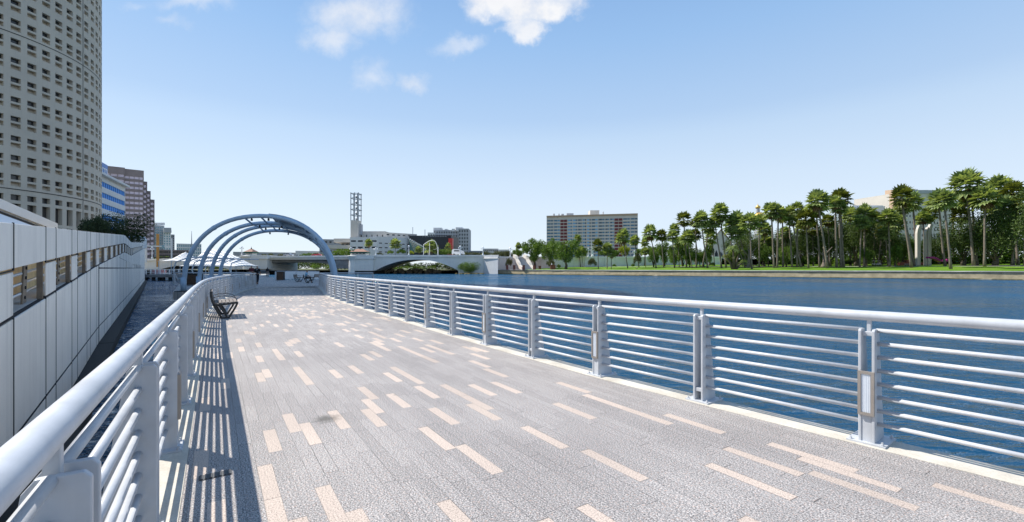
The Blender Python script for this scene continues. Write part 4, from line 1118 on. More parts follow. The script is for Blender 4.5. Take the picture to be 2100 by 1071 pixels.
# ------------------------------------------------------------------ other buildings
def block(root, A, B, depth, z0, z1, wallm, glassm, cols, floors, wf=.6, hf=.55, lead=(.02, .03), rec=.3, mode='row', side_cols=0, right_side=True, sill=.25, name='window', side_wf=None):
    """rectangular body with recessed windows on the front (A left, B right) and optionally one side"""
    A = Vector((A[0], A[1], 0)); B = Vector((B[0], B[1], 0)); d = (B-A); L = d.length; d.normalize(); n = Vector((d.y, -d.x, 0))
    D = B-n*depth; E = A-n*depth
    H = z1-z0; zlo = z0+H*lead[0]; zhi = z1-H*lead[1]; fh = (zhi-zlo)/floors
    zb = [z0]
    for j in range(floors): zb += [zlo+fh*j+fh*sill, zlo+fh*j+fh*(sill+hf)]
    zb.append(z1)
    w_ = MB(); win = lambda i, j: i % 2 == 1 and j % 2 == 1
    pn = facade(w_, A, B, breaks(L, cols, wf), zb, win, rec)
    sides = [(B, D), (E, A)]
    if side_cols:
        k = 0 if right_side else 1; S = sides.pop(k)
        p2 = facade(w_, S[0], S[1], breaks(depth, side_cols, side_wf or wf), zb, win, rec)
        pn.update({(i+1000, j): q for (i, j), q in p2.items()})
    for S in sides+[(D, E)]:
        w_.quad(Vector((S[0].x, S[0].y, z0)), Vector((S[1].x, S[1].y, z0)), Vector((S[1].x, S[1].y, z1)), Vector((S[0].x, S[0].y, z1)))
    w_.quad(*[Vector((q.x, q.y, z1-.35)) for q in (A, B, D, E)])
    t = .3
    for a, e in ((A, B), (B, D), (D, E), (E, A)):
        dd = (e-a).normalized(); nn = Vector((dd.y, -dd.x, 0)); up = Vector((0, 0, 1))
        w_.extrude([a-nn*t+up*(z1-.34), e-nn*t+up*(z1-.34), e-nn*t+up*(z1), a-nn*t+up*(z1)], nn*(t+.02))
    o = w_.build('wall', wallm, root)
    emit(pn, root, glassm, name, 'each', 100, lambda k: (-k[1], k[0]))
    return o
def bld(name, label, px, d, cat='building'): return thing(name, label, cat, (PX(px, d), d, 0))

# brown stepped granite tower
bt = bld('stepped_office_tower', 'brown granite office tower with lilac ribbon windows stepping down on its right', 265, 260)
d = 260
steps = [(195, 256, 337.5, 0), (255, 295, 346, 1.0), (293, 302, 372, 3.5), (300, 309, 391.5, 5), (307, 317, 409, 6.5)]
fpx = 10.6
for k, (x0, x1, top, back) in enumerate(steps):
    dd_ = d+back+k*8; k0, k1 = (x0-1050)/F, (x1-1050)/F; kc = -.84; dB = dd_*(1+kc*k0)/(1+kc*k1); A = (k0*dd_, dd_); Bq = (k1*dB, dB); z1 = PZ(top, dd_); zl = PZ(556, d); n = max(3, int((z1-3.2-zl)/(fpx*d/F)))
    block(bt, A, Bq, 30-k*3, zl, z1, M['brown_granite'], M['pink_glass'], 4 if k < 2 else 1, n, .86, .52, (0, (.055 if k < 2 else .025)), .5, side_cols=5, name='ribbon_window')
# white bank building with blue ribbons and sign
bw = bld('striped_office_building', 'white office block with bright blue ribbon windows and a blue rooftop sign', 235, 150)
A, Bq = (PX(190, 140), 140), (PX(257, 168), 168)
def zz(row, d=160): return PZ(row, d)
wl = MB(); L = math.hypot(Bq[0]-A[0], Bq[1]-A[1]); zt = PZ(388, 168); fh = 19.5*168/F
zb = [0]; rowsb = []
for k in range(7): rowsb.append((zt-1.1-fh*k-fh*.48, zt-1.1-fh*k))
for lo, hi in sorted(rowsb): zb += [lo, hi]
zb.append(zt+.6)
pn = facade(wl, A, Bq, breaks(L, 1, .985), zb, lambda i, j: i % 2 == 1 and j % 2 == 1, .25)
pn2 = facade(wl, Bq, (Bq[0]-12, Bq[1]+9), [0, .5, 14.5, 15], zb, lambda i, j: i == 1 and j % 2 == 1, .25)
pn.update({(i+100, j): q for (i, j), q in pn2.items()})
A3, B3 = Vector((*A, 0)), Vector((*Bq, 0)); nn = Vector((B3.y-A3.y, -(B3.x-A3.x), 0)).normalized()
wl.add([Vector((*A, zt+.6)), Vector((*Bq, zt+.6)), Vector((*Bq, zt+.6))-nn*15, Vector((*A, zt+.6))-nn*15], [(0, 1, 2, 3)])
wl.build('wall', M['white'], bw); emit(pn, bw, M['blue_glass'], 'ribbon_window')
b = MB(); dA_ = (Vector((*Bq, 0))-Vector((*A, 0))).normalized(); n_ = Vector((dA_.y, -dA_.x, 0))
for k in range(1, 16):
    c = Vector((*A, 0))+dA_*L*k/16-n_*.2; b.obox(c+Vector((0, 0, zt/2)), dA_, n_, (0, 0, 1), .07, .05, zt/2)
b.build('mullion', M['sign_blue'], bw)
b = MB(); b.beam(Vector((*A, zt+.9))+nn*.6, Vector((*Bq, zt+.9))+nn*.6, 1.6, .7); b.build('cornice', M['white'], bw)
sp = A3.lerp(B3, .265)-nn*1.2; dA = (B3-A3).normalized(); zs = zt+1.3
sg = MB(); sg.obox(sp+Vector((0, 0, zs+2.1)), dA, nn, (0, 0, 1), 7.2, .5, 2.1); sgn = sg.build('roof_sign', M['sign_blue'], bw)
cu = bpy.data.curves.new('sign_text', 'FONT'); cu.body = 'rm'; cu.size = 4.4; cu.extrude = .06; cu.align_x = 'RIGHT'
tx = bpy.data.objects.new('sign_lettering', cu); C.objects.link(tx); cu.materials.append(M['white_paint'])
tx.matrix_world = Matrix(((dA.x, 0, nn.x, 0), (dA.y, 0, nn.y, 0), (0, 1, 0, 0), (0, 0, 0, 1)))
dg = bpy.context.evaluated_depsgraph_get(); tm = bpy.data.meshes.new_from_object(tx.evaluated_get(dg)); mw = tx.matrix_world.copy()
bpy.data.objects.remove(tx); tm.transform(Matrix.Translation(sp+nn*.56+dA*6.8+Vector((0, 0, zs+.7))-wloc(bw)) @ mw.to_3x3().to_4x4())
tm.materials.clear(); tm.materials.append(M['white_paint'])
tx = bpy.data.objects.new('sign_lettering', tm); C.objects.link(tx); tx.parent = sgn

def simple(name, label, x0, x1, top, bottom, d, wallm, glassm, cols, floors, depth=20, turn=0, **kw):
    root = bld(name, label, (x0+x1)/2, d)
    k0, k1 = (x0-1050)/F, (x1-1050)/F; kc = (k0+k1)/2; dB = d*(1+kc*k0)/(1+kc*k1)   # front square to the river view
    A = (k0*d, d); Bq = (k1*dB, dB)
    block(root, A, Bq, depth, PZ(bottom, d), PZ(top, d), wallm, glassm, cols, floors, **kw); return root
r = simple('apartment_tower', 'pale blue-grey apartment tower with teal balconies left of the arches', 317, 337, 462, 540, 430, M['greywall'], M['teal_glass'], 4, 14, wf=.6, hf=.6, side_cols=3)
d = 434; b = MB(); b.beam(P(323, 459.5, d), P(332, 459.5, d+5), 6, 2.4); b.build('penthouse', M['white'], r)
r = simple('apartment_tower', 'white apartment tower with grey top storeys beside the orange pole', 335, 350.5, 470, 540, 424, M['white'], M['teal_glass'], 3, 13, wf=.55, hf=.6, side_cols=3)
A_, B_ = P(335.5, 472.5, 423.6), P(350.4, 472.5, 423.6*(1+.76*.757)/(1+.75*.757)+2.5); b = MB(); b.beam(A_, B_, 3, 4.6); b.build('crown_storey', M['greywall'], r)
simple('apartment_tower', 'narrow dark grey tower, lowest and rightmost of the pale tower cluster', 350.7, 358, 481, 540, 436, M['greywall'], M['dark_glass'], 2, 12, wf=.6, hf=.6)
r = simple('apartment_block', 'long low grey glass apartment block behind the left tent', 362, 413, 499.5, 545, 480, M['white'], M['teal_glass'], 12, 6, wf=.62, hf=.66, side_cols=3)
simple('parking_garage', 'brown horizontal slab parking garage behind the left end of the bridge', 324, 387, 512, 545, 300, M['brown_granite'], M['dark_glass'], 3, 4, wf=.96, hf=.5, rec=1.2)
ma = bld('radio_mast', 'thin lattice radio mast behind the low glass apartment block', 393, 470, 'mast')
b = MB(); b.tube([(PX(393, 470), 470, PZ(520, 470)), (PX(393, 470), 470, PZ(474, 470))], [.7, .15], 5); b.build('mast', M['lattice'], ma)
op = bld('orange_pole', 'tall orange pole with white cross arm at the left end of the bridge', 323.5, 208, 'pole')
b = MB(); b.tube([(PX(323.5, 208), 208, 2), (PX(323.5, 208), 208, PZ(480, 208))], .55, 8); b.build('pole', M['orange'], op)
sg = bld('signal_gantry', 'white traffic signal gantry arm reaching across the left end of the bridge', 330, 206, 'gantry')
b = MB(); b.tube([(PX(299, 206), 206, 4), (PX(299, 206), 206, PZ(503, 206))], .5, 8); b.tube([(PX(352, 206), 206, 4), (PX(352, 206), 206, PZ(489, 206))], .28, 8); b.build('post', M['white_paint'], sg)
b = MB(); b.beam((PX(299, 206), 206, PZ(504.5, 206)), (PX(352, 206), 206, PZ(506, 206)), .4, .5); b.build('arm', M['white_paint'], sg)
b = MB(); b.box(PX(333, 206), 205.5, PZ(509, 206), PX(336.5, 206), 206.4, PZ(503, 206)); b.build('signal_box', M['teal_glass'], sg)

# long low grey building behind the middle of the bridge
simple('low_office_building', 'long low grey building behind the left half of the bridge, seen under the arches', 478, 606, 516.5, 545, 330, M['greywall'], M['dark_glass'], 18, 2, wf=.5, hf=.3)
simple('low_office_building', 'lower grey flat-roofed hall behind the middle span of the bridge', 606, 668, 514.5, 545, 345, M['white'], M['dark_glass'], 10, 2, wf=.5, hf=.25)

# cream museum building with lattice tower
mu = bld('museum_building', 'cream slab building with overhanging terraces and an open steel lattice tower', 750, 300)
d = 300
def mbox(name, m, x0, x1, top, bot, dy, depth, glassm=None, cols=0, floors=1, **kw):
    if glassm:
        return block(mu, (PX(x0, d), d+dy), (PX(x1, d), d+dy), depth, PZ(bot, d), PZ(top, d), m, glassm, cols, floors, **kw)
    b = MB(); b.box(PX(x0, d), d+dy, PZ(bot, d), PX(x1, d), d+dy+depth, PZ(top, d)); return b.build(name, m, mu)
mbox('upper_storey', M['cream'], 727, 783, 472.5, 490, 8, 22, M['dark_glass'], 5, 1, wf=.18, hf=.3, sill=.3)
block(mu, (PX(783, d), d+8), (PX(838, d), d+26), 16, PZ(490, d), PZ(474.5, d), M['cream'], M['dark_glass'], 6, 2, wf=.5, hf=.35)
block(mu, (PX(778, d), d-4), (PX(841, d), d+20), 18, PZ(524, d), PZ(486, d), M['white'], M['dark_glass'], 7, 3, wf=.55, hf=.22, lead=(.1, .2))
mbox('main_block', M['white'], 722, 778, 487.5, 524, -4, 26, M['dark_glass'], 4, 2, wf=.72, hf=.25, sill=.4, lead=(.25, .05))
mbox('terrace_slab', M['cream'], 682, 738, 489, 497, 2, 20)
mbox('terrace_wall', M['cream'], 690, 740, 497, 503, 8, 14, M['dark_glass'], 6, 1, wf=.8, hf=.5, sill=.2)
mbox('terrace_slab', M['cream'], 672, 736, 503, 510.5, -2, 20)
mbox('lower_wall', M['greywall'], 690, 736, 510.5, 524, 6, 14, M['dark_glass'], 6, 1, wf=.8, hf=.4, sill=.3)
mbox('tower_shaft', M['cream'], 715.5, 731.5, 451, 524, 3, 6.5)
mbox('tower_shaft', M['greywall'], 731.5, 735, 458, 480, 5, 4)
b = MB(); xs = [PX(716, d), PX(731.5, d)]; ys = [d+3.2, d+8.8]; zb_, zt_ = PZ(452, d), PZ(393, d)
for x in xs+[sum(xs)/2]:
    for y in ys: b.box(x-.22, y-.22, zb_, x+.22, y+.22, zt_)
lv = [452, 440, 428.5, 417.5, 405, 395]
for r_ in lv[1:]:
    z = PZ(r_, d); b.box(xs[0]-.3, ys[0]-.3, z-.18, xs[1]+.5, ys[0]+.1, z+.18); b.box(xs[0]-.3, ys[1]-.1, z-.18, xs[1]+.5, ys[1]+.3, z+.18)
    for x in xs: b.box(x-.15, ys[0], z-.18, x+.15, ys[1], z+.18)
for r0, r1 in zip(lv, lv[1:]):
    b.beam((xs[0], ys[0], PZ(r0, d)), (xs[1], ys[1], PZ(r1, d)), .2, .2)
b.build('lattice_tower', M['lattice'], mu)
b = MB()
for r0, r1 in zip(lv, lv[1:]):
    zc_ = (PZ(r0, d)+PZ(r1, d))/2; b.lathe([(.9, -1.4), (1.3, -.2), (.35, .9), (.3, 1.3)], (xs[0]*.35+xs[1]*.65, d+6, zc_), 10)
b.build('bell', M['lattice'], mu)
simple('grey_apartment_block', 'small grey flat-roofed block behind the left terrace of the cream building', 655, 700, 490.5, 530, 340, M['greywall'], M['dark_glass'], 5, 4, wf=.5, hf=.5)
# curved glass canopy between the cream and black buildings
gc = bld('glass_canopy', 'sloping white space-frame canopy between the cream and the black buildings', 850, 296, 'canopy')
b = MB()
for k in range(9):
    x = 838+k*3.6; b.beam((PX(x, 296), 296, PZ(488+k*2.2, 296)), (PX(x+9, 296), 302, PZ(516, 296)), .3, .3)
for k in range(6): b.beam((PX(838+k*1.8, 296), 296+k, PZ(490+k*5, 296)), (PX(866+k*1.8, 296), 296+k, PZ(504+k*2.4, 296)), .3, .3)
b.build('frame', M['white_paint'], gc)
b = MB(); b.extrude([P(838, 489, 297), P(868, 507, 297), P(875, 517, 303), P(842, 517, 303)], (0, .2, 0)); b.build('glazing', M['teal_glass'], gc)
# black museum
bk = bld('black_museum', 'low charcoal clad building with a bright red end panel', 880, 310)
d = 310; b = MB()
b.prism([(PX(838, d), d+2), (PX(925, d), d), (PX(932, d), d+25), (PX(836, d), d+25)], PZ(524, d), PZ(483, d))
b.build('body', M['char'], bk)
b = MB()
for k in range(14): b.box(PX(845+k*5.2, d), d-.1+2*(1-k/14), PZ(485.8, d), PX(848+k*5.2, d), d+2.2, PZ(484.6, d))
b.build('roof_vent', M['greywall'], bk)
b = MB(); b.extrude([P(920, 489, d-1), P(928, 489, d-1), P(927, 523, d-1), P(917, 523, d-1)][::-1], (0, 6, 0)); b.build('end_panel', M['bright_red'], bk)
for px in (846.5, 871.5):
    tpo = bld('thin_chimney', 'thin grey mast behind the black building, %s' % ('nearer the cream building' if px < 850 else 'nearer the grey apartment block'), px, 330, 'mast')
    b = MB(); b.tube([(PX(px, 330), 330, PZ(515, 330)), (PX(px, 330), 330, PZ(466 if px < 850 else 471, 330))], .22, 6); b.build('mast', M['lattice'], tpo)
# grey apartment block
r = simple('apartment_block', 'seven-storey pale grey apartment block with taller corner towers behind the black building', 889, 948, 471.5, 530, 430, M['greywall'], M['dark_glass'], 12, 8, wf=.5, hf=.55, depth=25)
block(r, (PX(941, 430), 427), (PX(961.5, 430), 427), 25, PZ(530, 430), PZ(469.5, 430), M['greywall'], M['dark_glass'], 4, 8, .5, .55)
d = 430; b = MB()
for x0, x1, t in ((888, 905, 466.8), (911, 917, 469.3), (934, 948, 466), (926, 932, 469)): b.box(PX(x0, d), d+2, PZ(474, d), PX(x1, d), d+12, PZ(t, d))
b.build('roof_turret', M['white'], r)
simple('apartment_block', 'lower white wing of the grey apartment block, left of it', 877, 892, 477, 530, 415, M['white'], M['dark_glass'], 3, 6, wf=.5, hf=.5)
# arch sculpture frame and white vehicles on the approach road behind the bridge
sc_ = bld('arched_trellis', 'white arched trellis frame standing behind the bridge, over a palm', 882, 240, 'trellis')
d = 240; b = MB()
for x in (868.5, 881): b.tube([(PX(x, d), d, PZ(527, d)), (PX(x, d), d, PZ(502 if x < 880 else 498, d))], .13, 6)
b.tube([(PX(868.5, d), d, PZ(502, d)), (PX(874, d), d, PZ(498, d)), (PX(881, d), d, PZ(494, d)), (PX(888, d), d, PZ(492.5, d)), (PX(893, d), d, PZ(496, d)), (PX(896.5, d), d, PZ(504, d)), (PX(898, d), d, PZ(527, d))], .14, 6)
b.tube([(PX(876, d), d+3, PZ(527, d)), (PX(876, d), d+3, PZ(511, d)), (PX(892, d), d+3, PZ(511, d)), (PX(897, d), d+3, PZ(506, d)), (PX(897, d), d+3, PZ(527, d))], .16, 6)
b.build('frame', M['white_paint'], sc_)
rv = bld('white_van', 'large white van parked behind the right arch of the bridge', 939, 238, 'van')
d = 238; b = MB(); b.extrude([P(926.5, 522, d), P(952, 522, d), P(951, 515.5, d), P(946, 514, d), P(943, 511.5, d), P(929, 511, d), P(926.5, 514, d)], (0, 2.4, 0)); b.build('body', M['car_white'], rv, bevel=.15)
b = MB(); b.box(PX(931, d), d-.02, PZ(516, d), PX(942, d), d+.1, PZ(513.3, d)); b.build('window', M['dark_glass'], rv)
for x in (931, 947):
    b = MB(); b.tube([(PX(x, d), d-.05, PZ(522, d)), (PX(x, d), d+.4, PZ(522, d))], .45, 12); b.build('wheel', M['rubber'], rv)
# distant low buildings right of the bridge
simple('distant_building', 'distant grey low building above the abutment, left of the white one', 990, 1022, 510, 530, 420, M['greywall'], M['dark_glass'], 8, 3, wf=.5, hf=.4)
r = simple('distant_building', 'distant white low building with dark openings above the stairs', 1022, 1044, 512, 530, 400, M['white'], M['dark_glass'], 5, 2, wf=.6, hf=.5)
simple('distant_building', 'distant pale block behind the white van, right of the grey apartment block', 955, 992, 514.5, 530, 440, M['greywall'], M['dark_glass'], 8, 2, wf=.5, hf=.4)

# hotel slab with two brick-red stripes
ht = bld('hotel_slab', 'wide beige fourteen-storey hotel slab with blue window rows and two red stripes', 1214, 360)
d = 360; z0, z1 = PZ(545, d), PZ(441, d); L = PX(1308, d)-PX(1121, d)
hA, hB = (PX(1121, d), d), (PX(1308, d-16), d-16)
hA3, hB3 = Vector((*hA, 0)), Vector((*hB, 0)); hd = (hB3-hA3).normalized(); L = (hB3-hA3).length; hn = Vector((hd.y, -hd.x, 0))
fh = 6.45*d/F; nfl = 15; zt = PZ(443.8, d)
zb = [z0]
for j in range(nfl): zb += [zt-2.6-fh*(nfl-j)+fh*.36, zt-2.6-fh*(nfl-j)+fh*.82]
zb.append(zt)
bays = [(.0, .155), (.155, .235), (.235, .35), (.35, .45), (.45, .50), (.5, .65), (.65, .75), (.75, .84), (.84, .92), (.92, 1)]
ub = [0]; kinds = []
for i, (a, e) in enumerate(bays):
    a, e = a*L, e*L; w_ = e-a
    if i in (1, 7):
        ub += [a+w_*.02, a+w_*.47, a+w_*.53, a+w_*.98]; kinds += ['w', 'r', 'w', 'r', 'w'][0:4]
    else:
        n = max(1, round(w_/4.4)); p = w_/n
        for k in range(n): ub += [a+p*k+.35, a+p*k+p*.58, a+p*k+p*.62, a+p*(k+1)-.3]; kinds += ['w', 'g', 'w', 'g']
ub.append(L); kinds.append('w')
hw = MB(); pn = facade(hw, hA, hB, ub, zb, lambda i, j: kinds[i] == 'g' and j % 2 == 1, .35)
hD, hE = hB3-hn*22, hA3-hn*22
for S in ((hB3, hD), (hD, hE), (hE, hA3)): hw.quad(Vector((S[0].x, S[0].y, z0)), Vector((S[1].x, S[1].y, z0)), Vector((S[1].x, S[1].y, zt)), Vector((S[0].x, S[0].y, zt)))
hw.quad(*[Vector((q.x, q.y, zt)) for q in (hA3, hB3, hD, hE)])
hw.build('wall', M['cream'], ht); emit(pn, ht, M['hotel_glass'], 'window_row')
for i in (1, 7):
    for (fa_, fb_) in ((.03, .47), (.53, .97)):
        b = MB(); a = (bays[i][0]+(bays[i][1]-bays[i][0])*fa_)*L; e = (bays[i][0]+(bays[i][1]-bays[i][0])*fb_)*L
        for j in range(1, len(zb)-1, 2):
            z_0, z_1 = zb[j]-fh*.25, zb[j+1]+.0; q = hA3+hd*a+hn*.02; q2 = hA3+hd*e+hn*.02; up = Vector((0, 0, 1))
            b.extrude([q+up*z_0, q2+up*z_0, q2+up*z_1, q+up*z_1], hn*.18)
        b.build('red_stripe', M['red_panel'], ht)
b = MB(); b.extrude([hA3+hn*.02+Vector((0, 0, zt-.9)), hB3+hn*.02+Vector((0, 0, zt-.9)), hB3+hn*.02+Vector((0, 0, zt+.4)), hA3+hn*.02+Vector((0, 0, zt+.4))], hn*.4); b.build('cornice', M['tan'], ht)
b = MB(); b.box(PX(1212, d), d+4, zt, PX(1231, d), d+14, PZ(431.5, d+4)); b.build('lift_house', M['cream'], ht)
b = MB()
for x0, x1, t in ((1136, 1139, 438), (1147, 1149, 438), (1153, 1158, 438.4), (1164, 1178, 437.2), (1240, 1241, 433.5)): b.box(PX(x0, d), d+5, zt, PX(x1, d), d+9, PZ(t-1.2, d))
b.build('roof_plant', M['greywall'], ht)
# church-like gable
ch = bld('gabled_hall', 'pale stone gabled hall with tall arched recess seen between the palms', 1478, 262)
d = 262; b = MB()
b.extrude([P(1459, 540, d), P(1497, 540, d), P(1497, 495, d), P(1478, 472, d), P(1459, 497, d)], (11, 24, 0)); b.build('wall', M['cream'], ch)
b = MB()
for s in (1459, 1497):
    e = P(s, 497, d); a = P(1478, 472, d); dirn = Vector((-1 if s < 1478 else 1, 0, 0))
    b.extrude([a+Vector((0, -.5, .1)), e+Vector((0, -.5, .1))+dirn*.6, e+Vector((0, -.5, .6))+dirn*.6, a+Vector((0, -.5, .7))], (11, 25, 0))
b.build('roof', M['roof_red'], ch)
b = MB(); b.extrude([P(1466, 535, d), P(1472, 535, d), P(1472, 520, d), P(1469, 513, d), P(1466, 520, d)], (0, -.15, 0)); b.extrude([P(1474, 535, d), P(1482, 535, d), P(1482, 522, d), P(1478, 516, d), P(1474, 522, d)], (0, -.15, 0)); b.build('arched_window', M['dark_glass'], ch)
b = MB(); b.box(PX(1455, d), d-6, PZ(545, d), PX(1505, d), d-2, PZ(532, d)); b.build('plinth', M['greywall'], ch)
# gold-domed tower
gd = bld('domed_tower', 'stone tower topped by a gold dome and small gold lantern above the palms', 1556, 330)
d = 330; x = PX(1556, d); zz_ = lambda r: PZ(r, d)
b = MB(); b.lathe([(4.4, 0), (4.4, zz_(470)), (4.7, zz_(469)), (4.7, zz_(462)), (3.8, zz_(461)), (3.8, zz_(448))], (x+1.5, d, 0), 16); b.build('drum', M['greywall'], gd)
b = MB(); b.lathe([(4.4, zz_(448.2)), (4.3, zz_(444)), (3.6, zz_(440)), (2.2, zz_(437)), (1.2, zz_(435.5))], (x+.6, d, 0), 18); b.build('dome', M['gold'], gd, smooth=True)
b = MB(); b.lathe([(1.3, zz_(436)), (1.2, zz_(428)), (1.5, zz_(427.5))], (x-.6, d, 0), 10); b.build('lantern', M['greywall'], gd)
b = MB(); b.lathe([(1.5, zz_(427.6)), (1.75, zz_(425)), (1.2, zz_(422.5)), (.3, zz_(421)), (.08, zz_(417.5))], (x-.6, d, 0), 12); b.build('small_dome', M['gold'], gd, smooth=True)
# big beige block at the right
bb = bld('campus_building', 'large beige flat-roofed block with paired windows behind the right palms', 1890, 285)
d = 285
block(bb, (PX(1833, d), d-4), (PX(1969, d), d+4), 30, PZ(545, d), PZ(397, d), M['cream'], M['dark_glass'], 18, 10, wf=.42, hf=.34, lead=(.02, .10), sill=.35)
b = MB(); b.extrude([P(1815, 545, d+8), P(1833, 545, d-4.1), P(1833, 389, d-4.1), P(1815, 391, d+8)], (9, 9, 0)); b.build('end_wall', M['tan'], bb)
b = MB(); b.extrude([P(1833.5, 397, d-4.4), P(1969.5, 397.2, d+3.6), P(1969.5, 390.5, d+3.6), P(1833.5, 389.5, d-4.4)], (8, 15, 0)); b.build('roof_band', M['greywall'], bb)
b = MB(); b.box(PX(1880, d), d+4, PZ(390, d), PX(1894, d), d+14, PZ(386, d)); b.box(PX(1905, d), d+4, PZ(390, d), PX(1916, d), d+14, PZ(387.5, d)); b.build('roof_plant', M['cream'], bb)
r = simple('campus_hall', 'lower white hall with grey flat roof left of the beige block', 1736, 1815, 428, 545, 275, M['greywall'], M['dark_glass'], 8, 5, wf=.4, hf=.4)
b = MB(); b.box(PX(1752, 275), 276, PZ(428, 275)-.05, PX(1814, 275), 286, PZ(421, 275)); b.build('roof_storey', M['white'], r)
# ------------------------------------------------------------------ water, land, park lawn, seawall
def struct_plane(name, poly, z, m):
    b = MB(); b.add([(x, y, z) for x, y in poly], [tuple(range(len(poly)))]); o = b.build(name, m); o['kind'] = 'structure'; return o
struct_plane('ground', [(-3500, -800), (3500, -800), (3500, 4500), (-3500, 4500)], -4.5, M['land'])
struct_plane('water', [(-1500, -400), (1500, -400), (1500, 900), (-1500, 900)], WATER, M['water'])
# bank line of the park
B0 = Vector((PX(988, 219), 219, 0)); B1 = Vector((PX(2100, 109), 109, 0)); bd = (B1-B0).normalized(); bn_ = Vector((-bd.y, bd.x, 0))   # away from the river
if bn_.y < 0: bn_ = -bn_
GZ0, SL = .72, .033
def gz(x, y):
    s = (Vector((x, y, 0))-B0).dot(bn_); return GZ0+SL*min(max(s, 0), 75)
def gpoint(px, py):     # where the ray through a photo position meets the lawn
    kx = (px-1050)/F; kz = (HZ-py)/F
    # EYE + d*kz = GZ0 + SL*((kx*d-B0.x)*n.x + (d-B0.y)*n.y)
    a = SL*(kx*bn_.x+bn_.y)-kz; c = EYE-GZ0+SL*(B0.x*bn_.x+B0.y*bn_.y)
    d = c/a if abs(a) > 1e-6 else 200
    s = (Vector((kx*d, d, 0))-B0).dot(bn_)
    if not 2 < s < 75:
        s = min(max(s, 2), 75); d = (s+B0.dot(bn_))/(kx*bn_.x+bn_.y)
    return Vector((kx*d, d, gz(kx*d, d)))
lw = MB(); nx, ny = 70, 26
ss = [0, 1, 2.5, 5, 8, 12, 16, 20, 25, 30, 35, 40, 45, 50, 55, 60, 65, 70, 75, 90, 120, 170, 240, 330, 450, 600, 900]
random.seed(5)
g = {}
for i in range(nx+1):
    t = 24+ (520-24)*i/nx
    for j, s_ in enumerate(ss):
        p = B0+bd*t+bn_*s_; z = gz(p.x, p.y)+(random.uniform(-.05, .06) if 1 < j < 20 else 0); g[i, j] = Vector((p.x, p.y, z))
for i in range(nx):
    for j in range(len(ss)-1): lw.quad(g[i, j], g[i+1, j], g[i+1, j+1], g[i, j+1])
o = lw.build('lawn', M['lawn'], smooth=True); o['kind'] = 'structure'
pm = MB()
q = [B0+bd*-6, B0+bd*24, B0+bd*24+bn_*60, B0+bd*-6+bn_*40]
pm.add([(p.x, p.y, GZ0+.03) for p in q], [(0, 1, 2, 3)]); o = pm.build('promenade', M['brick_paving']); o['kind'] = 'structure'
struct_plane('approach_ground', [(PX(930, 232), 216.5), (PX(1021, 229), 229.3), (PX(1345, 232), 232.5), (PX(1480, 236), 237), (900, 240), (900, 1200), (-60, 1200), (PX(905, 260), 250)], 6.2, M['bank_earth'])
# footpaths on the lawn
pt_ = MB()
for i in range(60):
    t0, t1 = 30+i*6, 36+i*6
    a, b_, c, d_ = [B0+bd*t+bn_*s_ for t, s_ in ((t0, 38), (t1, 38), (t1, 40.5), (t0, 40.5))]
    pt_.quad(*[Vector((p.x, p.y, gz(p.x, p.y)+.09)) for p in (a, b_, c, d_)])
o = pt_.build('footpath', M['cap']); o['kind'] = 'structure'
sw = thing('seawall', 'long low stone seawall with pale cap and algae-stained foot along the park lawn', 'seawall', (B0.x, B0.y, WATER))
N = 90; random.seed(11)
def wallstrip(name, s0, s1, z0, z1, m, jit, batter=0):
    b = MB(); g = {}
    for i in range(N+1):
        p = B0+bd*(-8+470*i/N)
        for k, (s_, z) in enumerate(((s0, z0), (s0+batter+random.uniform(0, jit), z1), (s1, z1), (s1, z0))):
            q = p+bn_*s_; g[i, k] = Vector((q.x, q.y, z+(random.uniform(-jit, jit)*.35 if k in (1, 2) else 0)))
    for i in range(N):
        for k in range(4): b.quad(g[i, k], g[i+1, k], g[i+1, (k+1) % 4], g[i, (k+1) % 4])
    return b.build(name, m, sw)
wallstrip('foot', -1.25, .2, WATER-.8, WATER+.22, M['moss'], .35)
wallstrip('face', -1.15, .2, WATER-.5, GZ0-.17, M['stone'], .2, .62)
wallstrip('cap', -.75, .35, GZ0-.19, GZ0+.04, M['cap'], .08)
# land on the left behind the wall, far land
struct_plane('street_ground', [(-3, -6), (-6.5, 3.5), (-14.5, 13.5), (-45, 52), (-76, 90.5), (-100, 128), (-100, 216), (-900, 216), (-900, -300), (-3, -300)], 1.0, M['land'])
struct_plane('far_bank', [(-900, 217), (PX(300, 228), 228), (PX(500, 262), 262), (PX(740, 262), 262), (PX(775, 238), 238), (PX(925, 236), 236), (PX(935, 300), 300), (PX(935, 300), 1400), (-900, 1400)], .35, M['bank_earth'])

# ------------------------------------------------------------------ palms
def fan(mb, base, dirn, size, droop, rnd):
    """one fan leaf: a stalk and a pleated fan of blades"""
    d = dirn.normalized(); up = Vector((0, 0, 1))
    side = d.cross(up)
    side = side.normalized() if side.length > .01 else Vector((1, 0, 0))
    nrm = side.cross(d)
    hub = base+d*size*.50-up*droop*size*.12
    mb.add([base-side*.02, base+side*.02, hub+side*.015, hub-side*.015], [(0, 1, 2, 3)])
    nb = 9
    for k in range(nb):
        a = R(-105+210*k/(nb-1))+rnd.uniform(-.06, .06); ln = size*(.56+.10*math.cos(a))*rnd.uniform(.85, 1.1)
        v = (d*math.cos(a)+side*math.sin(a)).normalized()
        w_ = (d*-math.sin(a)+side*math.cos(a))*size*.11
        tip = hub+v*ln-up*(droop*ln*.55)+nrm*(.05*size*math.cos(a))
        mid = hub+v*ln*.55-up*(droop*ln*.12)
        mb.add([hub, mid-w_, mid+w_+nrm*.03*size, tip], [(0, 1, 3, 2)])
